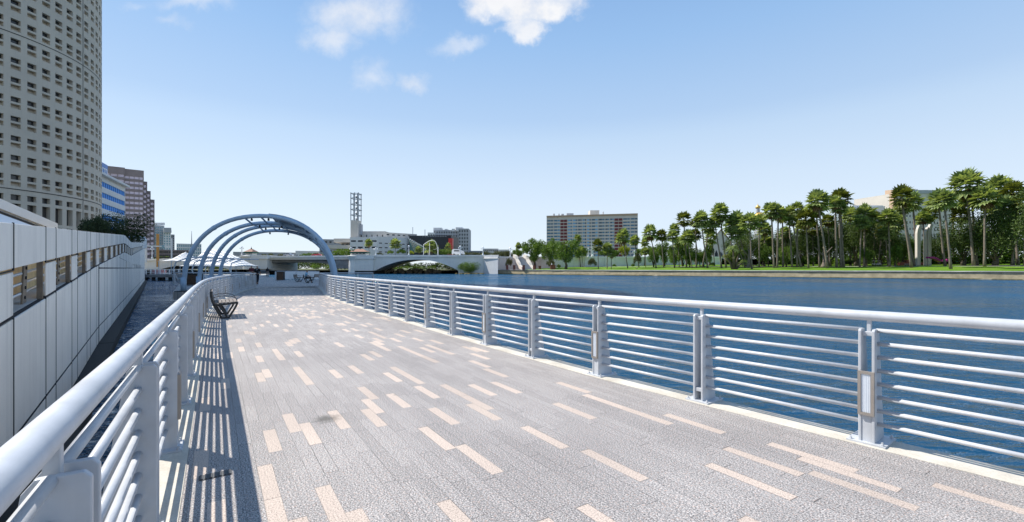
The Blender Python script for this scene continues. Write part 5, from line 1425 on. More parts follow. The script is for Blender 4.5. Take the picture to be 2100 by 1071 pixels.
def crown_mesh(seed, n=46, dead=10):
    rnd = random.Random(seed); b = MB(); tl = rnd.uniform(.75, 1.1)
    for k in range(n):
        t = k/(n-1); el = R(82-118*t+rnd.uniform(-8, 8)); az = k*2.39996+rnd.uniform(-.25, .25)
        dv = Vector((math.cos(az)*math.cos(el), math.sin(az)*math.cos(el), math.sin(el)))
        b.cur = 0
        fan(b, Vector((0, 0, -.05+.10*(1-t)))+dv*.04, dv, rnd.uniform(.80, 1.08), .10+.72*t*tl, rnd)
    b.cur = 1
    for k in range(dead):
        az = rnd.uniform(0, 6.28); el = R(rnd.uniform(-75, -45)); dv = Vector((math.cos(az)*math.cos(el), math.sin(az)*math.cos(el), math.sin(el)))
        fan(b, Vector((0, 0, -.12)), dv, rnd.uniform(.45, .65), .9, rnd)
    o = b.build('crown', [M['palm_leaf'], M['thatch']]); return o
CROWNS = [crown_mesh(s, n, dd) for s, n, dd in ((1, 46, 8), (2, 52, 5), (3, 40, 12), (4, 48, 3), (5, 36, 10), (6, 44, 14), (7, 30, 16))]
for c in CROWNS[-2:]: c.data.materials[0] = M['palm_leaf_yellow']
for c in CROWNS: C.objects.unlink(c)
prnd = random.Random(21)
palm_list = [  # base x,row  crown x,row  radius (photo px)
 (1287.7,550.6,1276.9,485.4,14),(1227,551.4,1225.5,502.6,11.5),(1245,551,1246,507.7,10),(1253.4,551,1255.5,519,9),(1310.6,549,1302.6,492.3,11),(1324,548,1323,514.6,9),(1346,550,1333.5,477,15),(1322,545,1322,497,8),
 (1191,548,1185,489,8),(1195.4,548,1192,516,10),(1361,549.4,1357,482,12),(1383.5,549.4,1378,484,12),(1408,548.5,1402,449,15),(1420,550.3,1410,486,15),(1428,550,1425,456,11),(1451.7,550,1437.5,451,16),(1440,549.4,1453.5,467,13),
 (1480,549.4,1464,454.5,13),(1489,549,1475,437,19),(1535,548.5,1512,456,19),(1542,552,1537,454.5,18),(1557,549.4,1556,454.5,14),(1587.4,550,1583,431.4,17),(1593.6,550,1595.4,435,15),(1528,549,1510,479,15),(1393,548.5,1392,495,11),
 (1605.8,548,1603.6,445,13),(1624.6,549,1619.7,438.8,15),(1634.7,549,1632.6,428,14),(1643,549,1626,451.6,12),(1658,550,1651,447,18),(1697,550.4,1676.6,411,21),(1681,548,1672,430,15),(1715.7,549,1711,415,14),(1730,548,1724,406.5,21),(1725,548.7,1719.5,426,14),
 (1763,548,1764.6,456,14),(1772,547,1773,438.8,19),(1777.5,546,1777.5,460,15),(1824.7,547,1818,445,17),(1821.5,546,1814,477.4,13),
 (1842.8,542.4,1839.3,456,17),(1869.7,549.4,1851,402,21),(1875.5,546,1855.7,423,15),(1882.5,543.5,1874.3,411.7,17),(1899,542.4,1893,446.7,14),(1938.5,546,1921,411.7,20),(1950,551.7,1937,409,19),(1956,541,1953.7,411.7,18),
 (1997,546,1985,376.7,31),(2003.9,544.7,1991,404.7,19),(2019,547,2020,404.7,23),(2055,537.7,2044.7,386,24),(2066,541,2054,423,17),(2078.5,544.7,2070,423,21),(2074,545.5,2092,436,18),
 (1400,547,1384,470,11),(1436,547,1427,480,12),(1466,546,1459,487,12),(1500,546,1497,462,14),(1522,546,1526,480,14),(1567,547,1569,470,13),(1576,546,1573,492,11),(1613,546,1611,476,12),(1640,546,1641,470,12),(1668,546,1664,468,13),(1702,546,1697,452,13),(1744,545,1745,440,15),(1792,544,1795,450,15),(1800,545,1806,476,12),(1832,542,1829,470,12),(1913,541,1908,438,14),(1975,541,1972,440,16),(2036,541,2031,436,15),(2088,543,2080,392,20),(2102,546,2098,412,20)]
def landmark(x):
    for x1, s in ((1212, 'beside the leafy promenade trees'), (1262, 'in front of the middle of the hotel slab'), (1318, 'in front of the right end of the hotel slab'), (1372, 'just right of the hotel slab'), (1418, 'before the green thicket right of the hotel'), (1462, 'left of the gabled hall'), (1500, 'in front of the gabled hall'),
                  (1548, 'behind the leaning bushy palm'), (1575, 'under the gold dome'), (1612, 'right of the gold dome'), (1664, 'before the dark oaks, left of the yellow shrubs'), (1700, 'beside the wide fig trunk'), (1740, 'left of the white flat-roofed hall'), (1790, 'in front of the white flat-roofed hall'), (1830, 'beside the tan end wall of the beige block'),
                  (1863, 'before the left part of the beige block'), (1905, 'by the white curved sculpture'), (1945, 'above the magenta ribbon bench'), (1972, 'at the right end of the beige block'), (2010, 'in the tallest clump near the right edge'), (2035, 'right of the tallest clump')):
        if x < x1: return s
    return 'near the right edge before the big oak'
zones = {}
for q in palm_list: zones.setdefault(landmark(q[2]), []).append(q)
ordw = ['leftmost', 'second from left', 'third from left', 'fourth from left', 'fifth from left', 'sixth from left', 'seventh from left', 'eighth from left']
def palm(q, label, group, ground=None, name='fan_palm', yellow=False):
    bx_, by_, cx_, cy_, r_ = q
    g0 = ground if ground is not None else gpoint(bx_, by_); d = g0.y
    cz = PZ(cy_, d)-r_*.10*d/F; top = Vector((PX(cx_, d), d+prnd.uniform(-.8, .8), cz))
    root = thing(name, label, 'palm', g0, group)
    h = top.z-g0.z; b = MB(); rb = max(.16, .0135*h+.05)
    pts = []; rr = []; bend = prnd.uniform(-.25, .35)
    for k in range(9):
        t = k/8; u = t+bend*t*(1-t)
        pts.append(g0.lerp(top, t)+Vector(((top.x-g0.x)*(u-t)+prnd.uniform(-.05, .05), 0, 0))); rr.append(rb*(1.35 if k == 0 else 1.0-.28*t))
    pts[0].z -= .3
    b.tube(pts, rr, 8); b.build('trunk', M['trunk'], root, smooth=True)
    c = prnd.choice(CROWNS if ground is None else CROWNS[:5]).copy(); C.objects.link(c); c.parent = root; c.location = top-g0
    s = r_*d/F*1.16; c.scale = (s, s, s*prnd.uniform(.88, 1.08)); c.rotation_euler = (prnd.uniform(-.15, .15), prnd.uniform(-.15, .15), prnd.uniform(0, 6.28))
    c.name = 'crown'
    return root
for zn, qs in zones.items():
    qs.sort(key=lambda q: q[2])
    for i, q in enumerate(qs):
        lean = q[0]-q[2]; hh = q[1]-q[3]
        a = ('tall' if hh > 115 else 'medium' if hh > 75 else 'short'); l_ = ('left-leaning' if lean > 9 else 'upright' if abs(lean) <= 9 else 'right-leaning')
        o_ = '' if len(qs) == 1 else (', ' + ('rightmost' if i == len(qs)-1 else ordw[i]) + ' there')
        palm(q, '%s %s palm %s%s' % (a, l_, zn, o_), 'fan palms on the park lawn')
for q, lab in (((757, 522, 757, 498, 8), 'small round-headed palm behind the right control house of the bridge'), ((810.5, 523, 810.5, 500, 11), 'fan palm in front of the cream museum building, above the arch'), ((884, 523, 884, 505, 13), 'wide palm standing under the white arched trellis'), ((860, 522, 858, 512, 7), 'low palm left of the white arched trellis'), ((919, 522, 919, 505, 6), 'small palm in front of the red end panel of the black building'), ((1064, 524, 1063.5, 504, 6.5), 'small dark round-headed palm beyond the head of the stairs'), ((1253, 526, 1242, 506, 6), 'small distant palm behind the approach wall below the hotel')):
    d = 244; palm(q, lab, 'palms behind the bridge', Vector((PX(q[0], d), d, PZ(q[1]+2, d))))
# arching bushy palm leaning at the water's edge
def feather_crown(n, seed):
    rnd = random.Random(seed); b = MB()
    for k in range(n):
        az = k*2.4+rnd.uniform(-.3, .3); el = R(rnd.uniform(10, 80)); L = rnd.uniform(.8, 1.15)
        d = Vector((math.cos(az), math.sin(az), 0)); pts = []
        for j in range(8):
            t = j/7; pts.append(d*(L*t*math.cos(el)+.12*t)+Vector((0, 0, L*(math.sin(el)*t*1.25-.95*t*t))))
        for j in range(7):
            a, e = pts[j], pts[j+1]; tv = (e-a).normalized(); sd = tv.cross(Vector((0, 0, 1))).normalized()
            for s in (-1, 1):
                for m_ in (0, .5):
                    c_ = a.lerp(e, m_); w_ = .20*L*math.sin(math.pi*min(.97, (j+m_+.6)/8))
                    b.add([c_, c_+tv*.045, c_+tv*.10+sd*s*w_-Vector((0, 0, w_*.45))], [(0, 1, 2)])
    return b
dp = thing('bushy_date_palm', 'low bushy date palm with yellow-green arching fronds leaning over the lawn edge', 'palm', gpoint(1507, 552.3))
g0 = dp.location; d = g0.y
for k, (bx_, by_, cx_, cy_, r_) in enumerate(((1505, 552, 1500, 512, 20), (1508, 552, 1515, 520, 17), (1509, 552, 1527, 538, 13), (1503, 552, 1493, 527, 13))):
    b = MB(); top = Vector((PX(cx_, d), d+(k-1.5)*.8, PZ(cy_, d))); bs = Vector((PX(bx_, d), d, g0.z-.3))
    b.tube([bs, bs.lerp(top, .5)+Vector(((bx_-cx_)*.02, 0, .3)), top], [.5, .34, .28], 7); b.build('trunk', M['bark'], dp, smooth=True)
    f = feather_crown(34, k); sc2 = r_*d/F
    for v in f.v: v *= sc2
    f.v = [v+top for v in f.v]; f.build('crown', M['palm_leaf_yellow' if k % 2 else 'palm_leaf'], dp)

# ------------------------------------------------------------------ broad-leaved trees
def leaf_cloud(seed, lumps, n, size, zsq=1.0):
    """leaf-sized faces spread through the volume of several lumps; gaps remain between clusters"""
    rnd = random.Random(seed); b = MB()
    for k in range(n):
        cx, cy, cz, r, rz = lumps[rnd.randrange(len(lumps))]
        u = Vector((rnd.gauss(0, 1), rnd.gauss(0, 1), rnd.gauss(0, 1))).normalized(); rad = rnd.random()**.42
        # twig clusters: snap direction to a coarse set so that sprays and holes form
        s_ = 3.2; uu = Vector((round(u.x*s_)/s_, round(u.y*s_)/s_, round(u.z*s_)/s_)); u = (u*.45+uu*.55)
        p = Vector((cx, cy, cz))+Vector((u.x*r, u.y*r, u.z*rz))*rad
        nrm = (Vector((rnd.gauss(0, 1), rnd.gauss(0, 1), rnd.gauss(.7, .8)))).normalized()
        t = nrm.cross(Vector((rnd.gauss(0, 1), rnd.gauss(0, 1), rnd.gauss(0, 1)))).normalized(); s2 = nrm.cross(t)
        l_, w_ = size*rnd.uniform(.7, 1.35), size*rnd.uniform(.4, .65); t.z *= zsq; s2.z *= zsq
        b.add([p-t*l_*.5, p+s2*w_*.5, p+t*l_*.5-nrm*l_*.12, p-s2*w_*.5], [(0, 1, 2, 3)])
    return b
def make_lumps(seed, n, spread=.68):
    rnd = random.Random(seed); L = []
    for k in range(n):
        a = k*2.4+rnd.uniform(-.4, .4); rr = spread*math.sqrt((k+.5)/n); z = .58+rnd.uniform(-.26, .30)*(1.15-rr)
        L.append((rr*math.cos(a), rr*math.sin(a), z, rnd.uniform(.22, .36), rnd.uniform(.13, .21)))
    L.append((0, 0, .68, .42, .24))
    return L
TREEM = {}
for key, seed, nl, n, size in (('a', 1, 13, 5200, .082), ('b', 2, 16, 5200, .082), ('c', 3, 11, 4800, .085), ('oak', 4, 22, 9000, .06), ('oak2', 5, 24, 9000, .06), ('bush', 6, 9, 1500, .12)):
    b = leaf_cloud(seed, make_lumps(seed, nl, .74), n, size, .42 if 'oak' in key else .7)
    for v in b.v: pass
    TREEM[key] = (b, make_lumps(seed, nl, .74))
TMESH = {}
def tree(name, label, cat, group, px, base_row, top_row, half_w, kind, m, ground=None, depthk=.8, trunk=True, trunk_w=.03, low=0.0):
    g0 = ground if ground is not None else gpoint(px, base_row); d = g0.y
    H = PZ(top_row, d)-g0.z; W = half_w*d/F
    root = thing(name, label, cat, g0, group)
    key = (kind, m)
    if key not in TMESH:
        me_o = TREEM[kind][0].build('crown', M[m]); TMESH[key] = me_o.data; bpy.data.objects.remove(me_o)
    c = bpy.data.objects.new('crown', TMESH[key]); C.objects.link(c); c.parent = root
    # unit crown spans about z .25...1, radius 1
    zs = (H*(1-low))/.98; c.scale = (W, W*depthk, zs); c.location = (0, 0, H*low-(.0 if low else .0)); c.rotation_euler = (0, 0, prnd.uniform(0, 6.28) if abs(depthk-1) < .3 else 0)
    if trunk:
        b = MB(); rt = max(.15, trunk_w*H*1.1); lum = TREEM[kind][1]
        fork = Vector((0, 0, H*(low+.22)))
        b.tube([Vector((0, 0, -.4)), Vector((.04*W, 0, H*.12)), fork], [rt*1.4, rt, rt*.8], 8)
        for (x, y, z, r, rz) in lum[:8]:
            tgt = Vector((x*W*.9, y*W*depthk*.9, H*low+z*zs*.95)); mid = fork.lerp(tgt, .5)+Vector((0, 0, -.05*H))
            b.tube([fork-Vector((0, 0, .1)), mid, tgt], [rt*.5, rt*.32, rt*.1], 6)
        b.build('trunk', M['bark'], root, smooth=True, local=True)
    return root
GT = 'leafy trees on the park bank'
for a in ((1096, 551, 486, 33, 'a', 'leaf', 'leafy green tree right beside the white stairs, tallest of the promenade trees'), (1130, 551.5, 489, 30, 'b', 'leaf', 'leafy green tree between the stairs tree and the wide spreading promenade tree'), (1160, 552.5, 487, 40, 'c', 'leaf', 'wide spreading green tree at the end of the brick promenade before the hotel')):
    tree('leafy_tree', a[6], 'tree', GT, *a[:6], trunk_w=.035)
d_ = 236
for px, by, ty, hw_, k, m, lab in ((1281, 531, 501, 15, 'a', 'leaf_lime', 'bright lime-yellow tree behind the approach wall below the hotel'), (1062, 533, 510, 14, 'b', 'leaf', 'round green tree behind the head of the white stairs'), (1040, 530, 513, 9, 'c', 'leaf_olive', 'low olive tree above the abutment, left of the stairs lamp'), (1196, 530, 507, 15, 'a', 'leaf', 'green tree behind the approach wall right of the wide promenade tree'), (1262, 530, 512, 13, 'c', 'leaf', 'low green tree behind the approach wall just left of the lime tree'), (1334, 530, 503, 16, 'a', 'leaf', 'green tree behind the approach wall just right of the hotel foot'), (1240, 530, 511, 16, 'b', 'leaf', 'dark green tree behind the approach wall in front of the hotel foot'), (1312, 530, 508, 14, 'c', 'leaf', 'green tree behind the approach wall at the right foot of the hotel')):
    tree('background_tree', lab, 'tree', 'trees behind the approach wall', px, by, ty, hw_, k, m, Vector((PX(px, d_+4), d_+4, PZ(by, d_+4))))
for px, by, ty, hw_, k, m, lab in ((1043, 552, 527, 9, 'bush', 'leaf_olive', 'thin olive shrub against the abutment, left of the stairs'), (1130, 552.5, 531, 12, 'bush', 'leaf_olive', 'grey-green shrub under the middle promenade tree'), (1215, 551, 527, 10, 'bush', 'leaf_olive', 'grey-green shrub against the approach wall left of the second palm'), (1146, 552.5, 541, 6, 'bush', 'leaf', 'small yellow-green shrub beside the red brick pillars'), (1260, 549, 541, 5, 'bush', 'leaf', 'small shrub on the lawn before the approach wall'), (1298, 549, 540, 5, 'bush', 'leaf', 'small shrub on the lawn left of the sunbather'), (1307, 549, 516, 9, 'bush', 'leaf_olive', 'tall reddish olive shrub behind the leaning palm right of the hotel'),
     (1462, 548, 537, 6, 'bush', 'leaf', 'small round shrub below the gabled hall'), (1655, 546, 520, 17, 'bush', 'leaf', 'large yellow-green shrub clump below the dark oaks'), (1690, 546, 531, 14, 'bush', 'leaf', 'low green hedge shrub beside the fig trunk'), (1745, 545, 532, 14, 'bush', 'leaf_dark', 'dark low shrub behind the white flat-roofed hall palms')):
    tree('shrub', lab, 'shrub', 'shrubs in the park', px, by, ty, hw_, k, m, depthk=1, trunk=False, low=-.25)
back = lambda px, s_: (lambda d: Vector((PX(px, d), d, gz(PX(px, d), d))))((s_+B0.dot(bn_))/((px-1050)/F*bn_.x+bn_.y))
for px, s_, ty, hw_, k, m, lab in ((1340, 36, 508, 17, 'b', 'leaf', 'low green tree just right of the hotel foot'), (1383, 34, 506, 18, 'c', 'leaf', 'low green tree second from the hotel, under short palms'), (1414, 34, 510, 17, 'a', 'leaf', 'low green tree before the thicket, under the paired palms'), (1443, 36, 512, 16, 'b', 'leaf', 'low green tree left of the gabled hall wall'), (1503, 40, 500, 18, 'c', 'leaf', 'low green tree right of the gabled hall, left of the bushy palm'), (1527, 34, 506, 17, 'a', 'leaf', 'low green tree right of the bushy palm'), (1566, 40, 500, 20, 'b', 'leaf', 'low green tree under the gold dome'), (1612, 38, 500, 20, 'c', 'leaf', 'low green tree right of the gold dome, left of the yellow shrubs'), (1775, 40, 505, 20, 'a', 'leaf', 'low green tree before the white flat-roofed hall'), (1835, 44, 500, 20, 'b', 'leaf', 'low green tree left of the brick planter'), (1362, 45, 493, 24, 'a', 'leaf', 'green thicket tree just right of the hotel, behind short palms'), (1400, 48, 490, 24, 'b', 'leaf', 'green thicket tree between the hotel and the gabled hall'), (1428, 40, 505, 18, 'c', 'leaf_dark', 'darker low tree left of the gabled hall'), (1455, 60, 492, 11, 'a', 'leaf', 'narrow green tree directly left of the gabled hall'),
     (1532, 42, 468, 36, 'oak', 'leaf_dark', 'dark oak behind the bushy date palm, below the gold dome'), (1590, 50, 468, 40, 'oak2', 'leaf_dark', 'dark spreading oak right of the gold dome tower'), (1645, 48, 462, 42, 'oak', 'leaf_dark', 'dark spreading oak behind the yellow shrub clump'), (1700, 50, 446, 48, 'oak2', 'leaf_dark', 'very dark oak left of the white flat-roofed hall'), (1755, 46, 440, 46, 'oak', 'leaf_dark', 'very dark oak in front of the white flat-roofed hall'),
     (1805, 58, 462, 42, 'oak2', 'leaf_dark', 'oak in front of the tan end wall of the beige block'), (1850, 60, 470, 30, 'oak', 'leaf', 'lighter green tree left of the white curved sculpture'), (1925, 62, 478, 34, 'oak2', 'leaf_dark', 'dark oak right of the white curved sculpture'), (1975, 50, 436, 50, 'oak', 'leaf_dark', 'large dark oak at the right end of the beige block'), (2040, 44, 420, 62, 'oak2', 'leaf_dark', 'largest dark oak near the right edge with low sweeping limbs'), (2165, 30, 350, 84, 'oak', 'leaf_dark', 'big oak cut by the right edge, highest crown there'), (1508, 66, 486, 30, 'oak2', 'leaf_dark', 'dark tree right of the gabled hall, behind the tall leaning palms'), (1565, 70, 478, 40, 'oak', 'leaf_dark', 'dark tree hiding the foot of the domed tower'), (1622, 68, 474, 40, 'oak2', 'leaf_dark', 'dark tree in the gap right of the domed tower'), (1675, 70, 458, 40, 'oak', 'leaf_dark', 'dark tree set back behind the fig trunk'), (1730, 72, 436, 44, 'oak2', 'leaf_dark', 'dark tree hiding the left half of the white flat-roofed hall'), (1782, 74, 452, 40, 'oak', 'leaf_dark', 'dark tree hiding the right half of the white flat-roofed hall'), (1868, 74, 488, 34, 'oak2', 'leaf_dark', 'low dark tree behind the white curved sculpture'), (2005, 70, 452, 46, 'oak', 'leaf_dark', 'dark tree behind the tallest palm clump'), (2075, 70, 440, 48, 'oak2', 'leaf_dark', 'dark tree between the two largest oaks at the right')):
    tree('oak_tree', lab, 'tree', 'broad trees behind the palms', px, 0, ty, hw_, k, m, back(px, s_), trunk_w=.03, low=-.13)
# fig trunk flare, undergrowth strip far behind
for px, by, top, lab in ((1689, 548, 512, 'thick grey fig trunk with flared root base among the palms'), (1535, 549, 512, 'thick leaning grey-brown trunk beside the bushy date palm')):
    ft = thing('old_tree_trunk', lab, 'tree trunk', gpoint(px, by)); g0 = ft.location; d = g0.y; hgt = PZ(top, d)-g0.z
    b = MB(); b.tube([Vector((0, 0, -.2)), Vector((.05, 0, .5)), Vector((.15, 0, 1.6)), Vector((.3, .2, hgt*.6)), Vector((.7, .3, hgt))], [1.15, .8, .55, .45, .3], 10); b.build('trunk', M['trunk'], ft, smooth=True, local=True)
    b = MB()
    for k in range(3): b.tube([Vector((.3, .2, hgt*.55)), Vector((.3+(k-1)*1.6, .4, hgt*.9)), Vector((.3+(k-1)*3.2, .6, hgt*1.15))], [.3, .2, .1], 6)
    b.build('limb', M['trunk'], ft, smooth=True, local=True)
und = leaf_cloud(31, [(x, random.Random(int(x*11)).uniform(-3, 3), .8, 4.5, 2.6) for x in range(-6, 320, 2)]+[(x, random.Random(int(x*7)).uniform(-3, 3), 2.0+6.0*random.Random(int(x*3)).random(), 5, 3.4) for x in range(-6, 320, 3)], 44000, 1.0)
for v in und.v:
    p = B0+bd*(120+v.x)+bn_*(70+v.y); z = gz(p.x, p.y)+1.0+v.z; v.x, v.y, v.z = p.x, p.y, z
o = und.build('undergrowth', M['leaf']); o['kind'] = 'stuff'; o['label'] = 'dark undergrowth along the back of the park behind the oaks'; o['category'] = 'undergrowth'
# far tree lines (read as masses)
def mass(name, label, px0, px1, d, row0, row1, m, n, size, seed):
    rnd = random.Random(seed); x0, x1 = PX(px0, d), PX(px1, d); zt, zb_ = PZ(row0, d), PZ(row1, d); k = max(4, int((x1-x0)/((zt-zb_)*.8)))
    L = [(x0+(x1-x0)*i/k, d+rnd.uniform(-4, 4), zb_+(zt-zb_)*rnd.uniform(.25, .6), (zt-zb_)*rnd.uniform(.6, .9), (zt-zb_)*rnd.uniform(.35, .5)) for i in range(k+1)]
    b = leaf_cloud(seed, L, n, size); o = b.build(name, M[m]); o['kind'] = 'stuff'; o['label'] = label; o['category'] = 'trees'
mass('distant_trees', 'distant grey-green tree line above the abutment and low buildings', 945, 1060, 300, 515, 528, 'leaf_olive', 2600, 1.0, 41)
mass('distant_trees', 'green bushes along the road behind the right pier and cream building', 690, 722, 250, 507, 524, 'leaf', 1500, .8, 42)
mass('distant_trees', 'green bushes along the road in front of the black building', 905, 928, 250, 510, 524, 'leaf', 1100, .8, 43)
mass('distant_trees', 'palm scrub and bushes behind the middle span of the bridge', 625, 690, 252, 518, 527, 'leaf', 1500, .7, 44)
mass('distant_trees', 'dark shrubs on the street left of the middle span', 545, 580, 250, 520, 527, 'leaf_olive', 700, .7, 45)
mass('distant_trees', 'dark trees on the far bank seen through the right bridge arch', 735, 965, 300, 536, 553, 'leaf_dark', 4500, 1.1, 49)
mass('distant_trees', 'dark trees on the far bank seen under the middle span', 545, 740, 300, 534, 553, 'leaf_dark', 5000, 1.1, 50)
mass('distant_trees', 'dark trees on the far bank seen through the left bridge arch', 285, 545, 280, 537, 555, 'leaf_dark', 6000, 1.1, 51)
mass('bank_greenery', 'green scrub on the far bank seen under the middle span', 640, 735, 268, 541, 551, 'leaf', 1500, .7, 46)
mass('bank_greenery', 'green scrub on the rubble bank under the right arch', 785, 930, 246, 545, 553, 'leaf', 1500, .6, 47)
mass('bank_greenery', 'green strip of grass and scrub beside the left end of the bridge', 318, 352, 225, 525, 532, 'leaf', 900, .6, 48)
for px, by, ty, hw_, m, lab in ((823, 524, 509, 11, 'leaf', 'round green bush in front of the cream building beside its palm'), (800, 524, 512, 8, 'leaf', 'yellow-green bush left of the cream building palm'), (779, 524, 518, 8, 'leaf_olive', 'low olive bush right of the right bridge pier lamp'), (843, 524, 513, 7, 'leaf_lime', 'lime bush at the right end of the cream building'), (911, 524, 511, 9, 'leaf', 'green bush left of the red end panel')):
    tree('roadside_bush', lab, 'bush', 'bushes along the road behind the bridge', px, by, ty, hw_, 'bush', m, Vector((PX(px, 242), 242, PZ(by, 242))), depthk=1, trunk=False, low=-.25)
# dark shrub on the rocks at the bridge foot
tree('waterside_shrub', 'dense dark green shrub on yellow rocks at the foot of the bridge wing wall', 'shrub', None, 961, 560, 533, 25, 'oak', 'leaf', Vector((PX(961, 210), 210, WATER)), depthk=.7, trunk=False, low=-.3)
random.seed(17)
yr = thing('waterside_rocks', 'low yellow algae-covered rocks at the water edge below the dark shrub', 'rocks', (PX(960, 208), 208, WATER))
for k in range(26):
    b = MB(); r = random.uniform(.5, 1.1); b.lathe([(r*.7, -.4), (r, 0), (r*.7, .35), (r*.2, .5)], (PX(random.uniform(930, 992), 208), 206+random.uniform(0, 4), WATER), 7)
    for v in b.v: v += Vector((random.uniform(-.15, .15), random.uniform(-.15, .15), random.uniform(-.1, .1)))
    b.build('rock', M['moss'], yr)
# big dark tree above the white wall
d = 72
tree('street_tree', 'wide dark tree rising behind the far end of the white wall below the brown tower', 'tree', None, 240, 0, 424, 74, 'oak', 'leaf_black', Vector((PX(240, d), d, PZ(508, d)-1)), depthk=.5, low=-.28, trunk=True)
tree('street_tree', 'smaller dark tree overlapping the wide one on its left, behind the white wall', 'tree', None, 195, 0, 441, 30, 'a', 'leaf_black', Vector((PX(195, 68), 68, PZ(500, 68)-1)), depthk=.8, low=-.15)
vb = thing('street_van', 'white and blue van peeking over the far white wall under the tree', 'van', (PX(273, 80), 80, 5))
b = MB(); X0, X1 = PX(262, 80), PX(283, 80); b.extrude([Vector((X0, 80, 5)), Vector((X1, 80, 5)), Vector((X1, 80, PZ(490, 80))), Vector((X1-.4, 80, PZ(484, 80))), Vector((X0+.2, 80, PZ(482, 80))), Vector((X0, 80, PZ(485, 80)))], (0, 2, 0)); b.build('body', M['car_white'], vb, bevel=.08)
b = MB(); b.box(X0+.3, 79.96, PZ(490, 80), X1-.4, 80.1, PZ(485.5, 80)); b.build('window', M['blue_glass'], vb)

# ------------------------------------------------------------------ park furniture
for k, (px, lab) in enumerate(((1040, 'red brick pillar left of the stairs, nearest the abutment'), (1054.5, 'red brick pillar at the left foot of the stairs'), (1074, 'red brick pillar at the middle foot of the stairs'), (1095.5, 'red brick pillar under the tallest promenade tree'), (1107, 'small red brick pillar set back under the middle promenade tree'), (1131.5, 'red brick pillar with white globe left of the grey shrub'), (1136.5, 'red brick pillar right of the one with the white globe'))):
    t = 5+ (px-1040)*.26; d = 204-(px-1040)*.05 if k != 4 else 210; g0 = Vector((PX(px, d), d, GZ0))
    bp = thing('brick_pillar', lab, 'pillar', g0, 'red brick pillars on the promenade'); h = 1.9 if k != 4 else 1.6
    b = MB(); b.box(-.55, -.55, 0, .55, .55, h); b.build('shaft', M['brick'], bp, local=True)
    b = MB(); b.box(-.65, -.65, h, .65, .65, h+.18); b.build('cap', M['brick'], bp, local=True)
    if k == 5:
        b = MB(); b.lathe([(.08, h+.18), (.30, h+.38), (.34, h+.55), (.2, h+.78), (.03, h+.85)], (0, 0, 0), 12); b.build('globe', M['lens'], bp, smooth=True, local=True)
cs = thing('curved_sculpture', 'pair of tall white curved pylons with fluted faces standing among the palms', 'sculpture', back(1895, 50)); g0 = cs.location; d = g0.y
for x0, x1, top, s in ((1881, 1891, 462, -1), (1904, 1913, 460, 1), (1898.5, 1903.5, 466, 1)):
    hgt = PZ(top, d)-g0.z; a, e = PX(x0, d)-g0.x, PX(x1, d)-g0.x
    for j in range(3):
        b = MB(); xx = a+(e-a)*(j+.5)/3; w_ = (e-a)/3*.46; n = 10; L_ = []; Rr = []
        for k in range(n+1):
            t = k/n; bend = -s*-.9*max(0, t-.78)**2*18*(1 if s < 0 else -1)
            L_.append(Vector((xx-w_+bend*s*-1*s, j*.25, hgt*t))); Rr.append(Vector((xx+w_+bend*s*-1*s, j*.25, hgt*t)))
        b.extrude(L_+Rr[::-1], (0, .9, 0)); b.build('pylon', M['cream'], cs, local=True)
mg = thing('magenta_ribbon_bench', 'long magenta ribbon bench curving down across the lawn', 'bench', back(1920, 45)); g0 = mg.location; d = g0.y
b = MB(); pts = [(1903, 528.5), (1910, 528.5), (1916, 530), (1922, 533.5), (1929, 536), (1936, 536), (1941, 533)]
q = [P(x, y, d)-g0 for x, y in pts]
for a, e in zip(q, q[1:]): b.beam(a, e, 1.6, .55)
b.build('ribbon', M['magenta'], mg, local=True)
bw_ = thing('brick_planter', 'long low red brick planter wall behind the palms, left of the magenta ribbon bench', 'planter', back(1875, 55)); g0 = bw_.location; d = g0.y
b = MB(); b.box(PX(1846, d)-g0.x, 0, -.3, PX(1906, d)-g0.x, 1.2, 1.0); b.box(PX(1860, d)-g0.x, -.1, .9, PX(1868, d)-g0.x, 1.3, 1.9); b.build('wall', M['brick'], bw_, local=True)
gcart = thing('golf_cart', 'small white golf cart with flat roof parked under the dark oaks', 'golf cart', back(1800, 48)); 
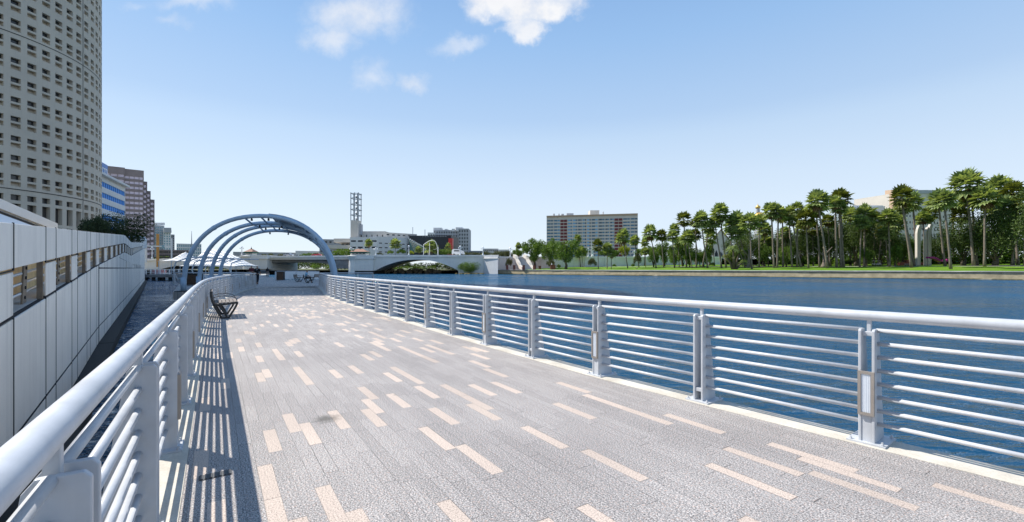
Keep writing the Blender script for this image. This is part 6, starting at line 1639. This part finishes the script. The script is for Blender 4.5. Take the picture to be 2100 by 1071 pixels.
b = MB(); b.extrude([Vector((-1.3, 0, .35)), Vector((1.3, 0, .35)), Vector((1.3, 0, .8)), Vector((.7, 0, .95)), Vector((-.4, 0, .7)), Vector((-1.3, 0, .85))], (0, 1.2, 0)); b.build('body', M['car_white'], gcart, local=True, bevel=.05)
b = MB(); b.box(-1.2, -.05, 1.8, 1.1, 1.25, 1.9); b.build('roof', M['white_paint'], gcart, local=True)
b = MB()
for x in (-1.1, 1.0):
    for y in (0, 1.15): b.tube([(x, y, .8), (x, y, 1.8)], .03, 5)
b.build('roof_post', M['white_paint'], gcart, local=True)
for x in (-.85, .85):
    for y in (.02, 1.18):
        b = MB(); b.tube([(x, y-.08, .26), (x, y+.08, .26)], .26, 10); b.build('wheel', M['rubber'], gcart, local=True)
for px, row, lab in ((1549, 547, 'low grey park bench between the bushy palm and the next palms'), (1566, 546.5, 'low grey park bench below the gold dome'), (1861, 546, 'dark park bench left of the leaning palm pair by the sculpture')):
    g0 = gpoint(px, row); pb = thing('park_bench', lab, 'bench', g0, 'park benches on the lawn')
    b = MB(); b.box(-.9, -.25, .40, .9, .25, .47); b.build('seat', M['grey_wood'], pb, local=True)
    b = MB(); b.box(-.9, .22, .5, .9, .28, .9); b.build('backrest', M['grey_wood'], pb, local=True)
    for x in (-.75, .75):
        b = MB(); b.box(x-.04, -.22, 0, x+.04, .26, .40); b.build('leg', M['black_metal'], pb, local=True)
# sunbather on the lawn and walker in white
sb = person('person sitting on the lawn by the leaning palm right of the hotel', gpoint(1306.5, 551.5)-Vector((0, 0, .38)), R(60), {**sit, 'knl': (-.14, .32, .78), 'knr': (.14, .32, .78), 'anl': (-.13, .50, .46), 'anr': (.13, .50, .46), 'hel': (-.13, .48, .42), 'her': (.13, .48, .42), 'tol': (-.13, .66, .41), 'tor': (.13, .66, .41)}, surf('pale_top', (.6, .5, .5), .9), M['red_cloth'])
pw_ = person('person in a white shirt standing on the lawn under the big right oak', gpoint(2062, 539), R(150), {}, M['white'], M['denim'])
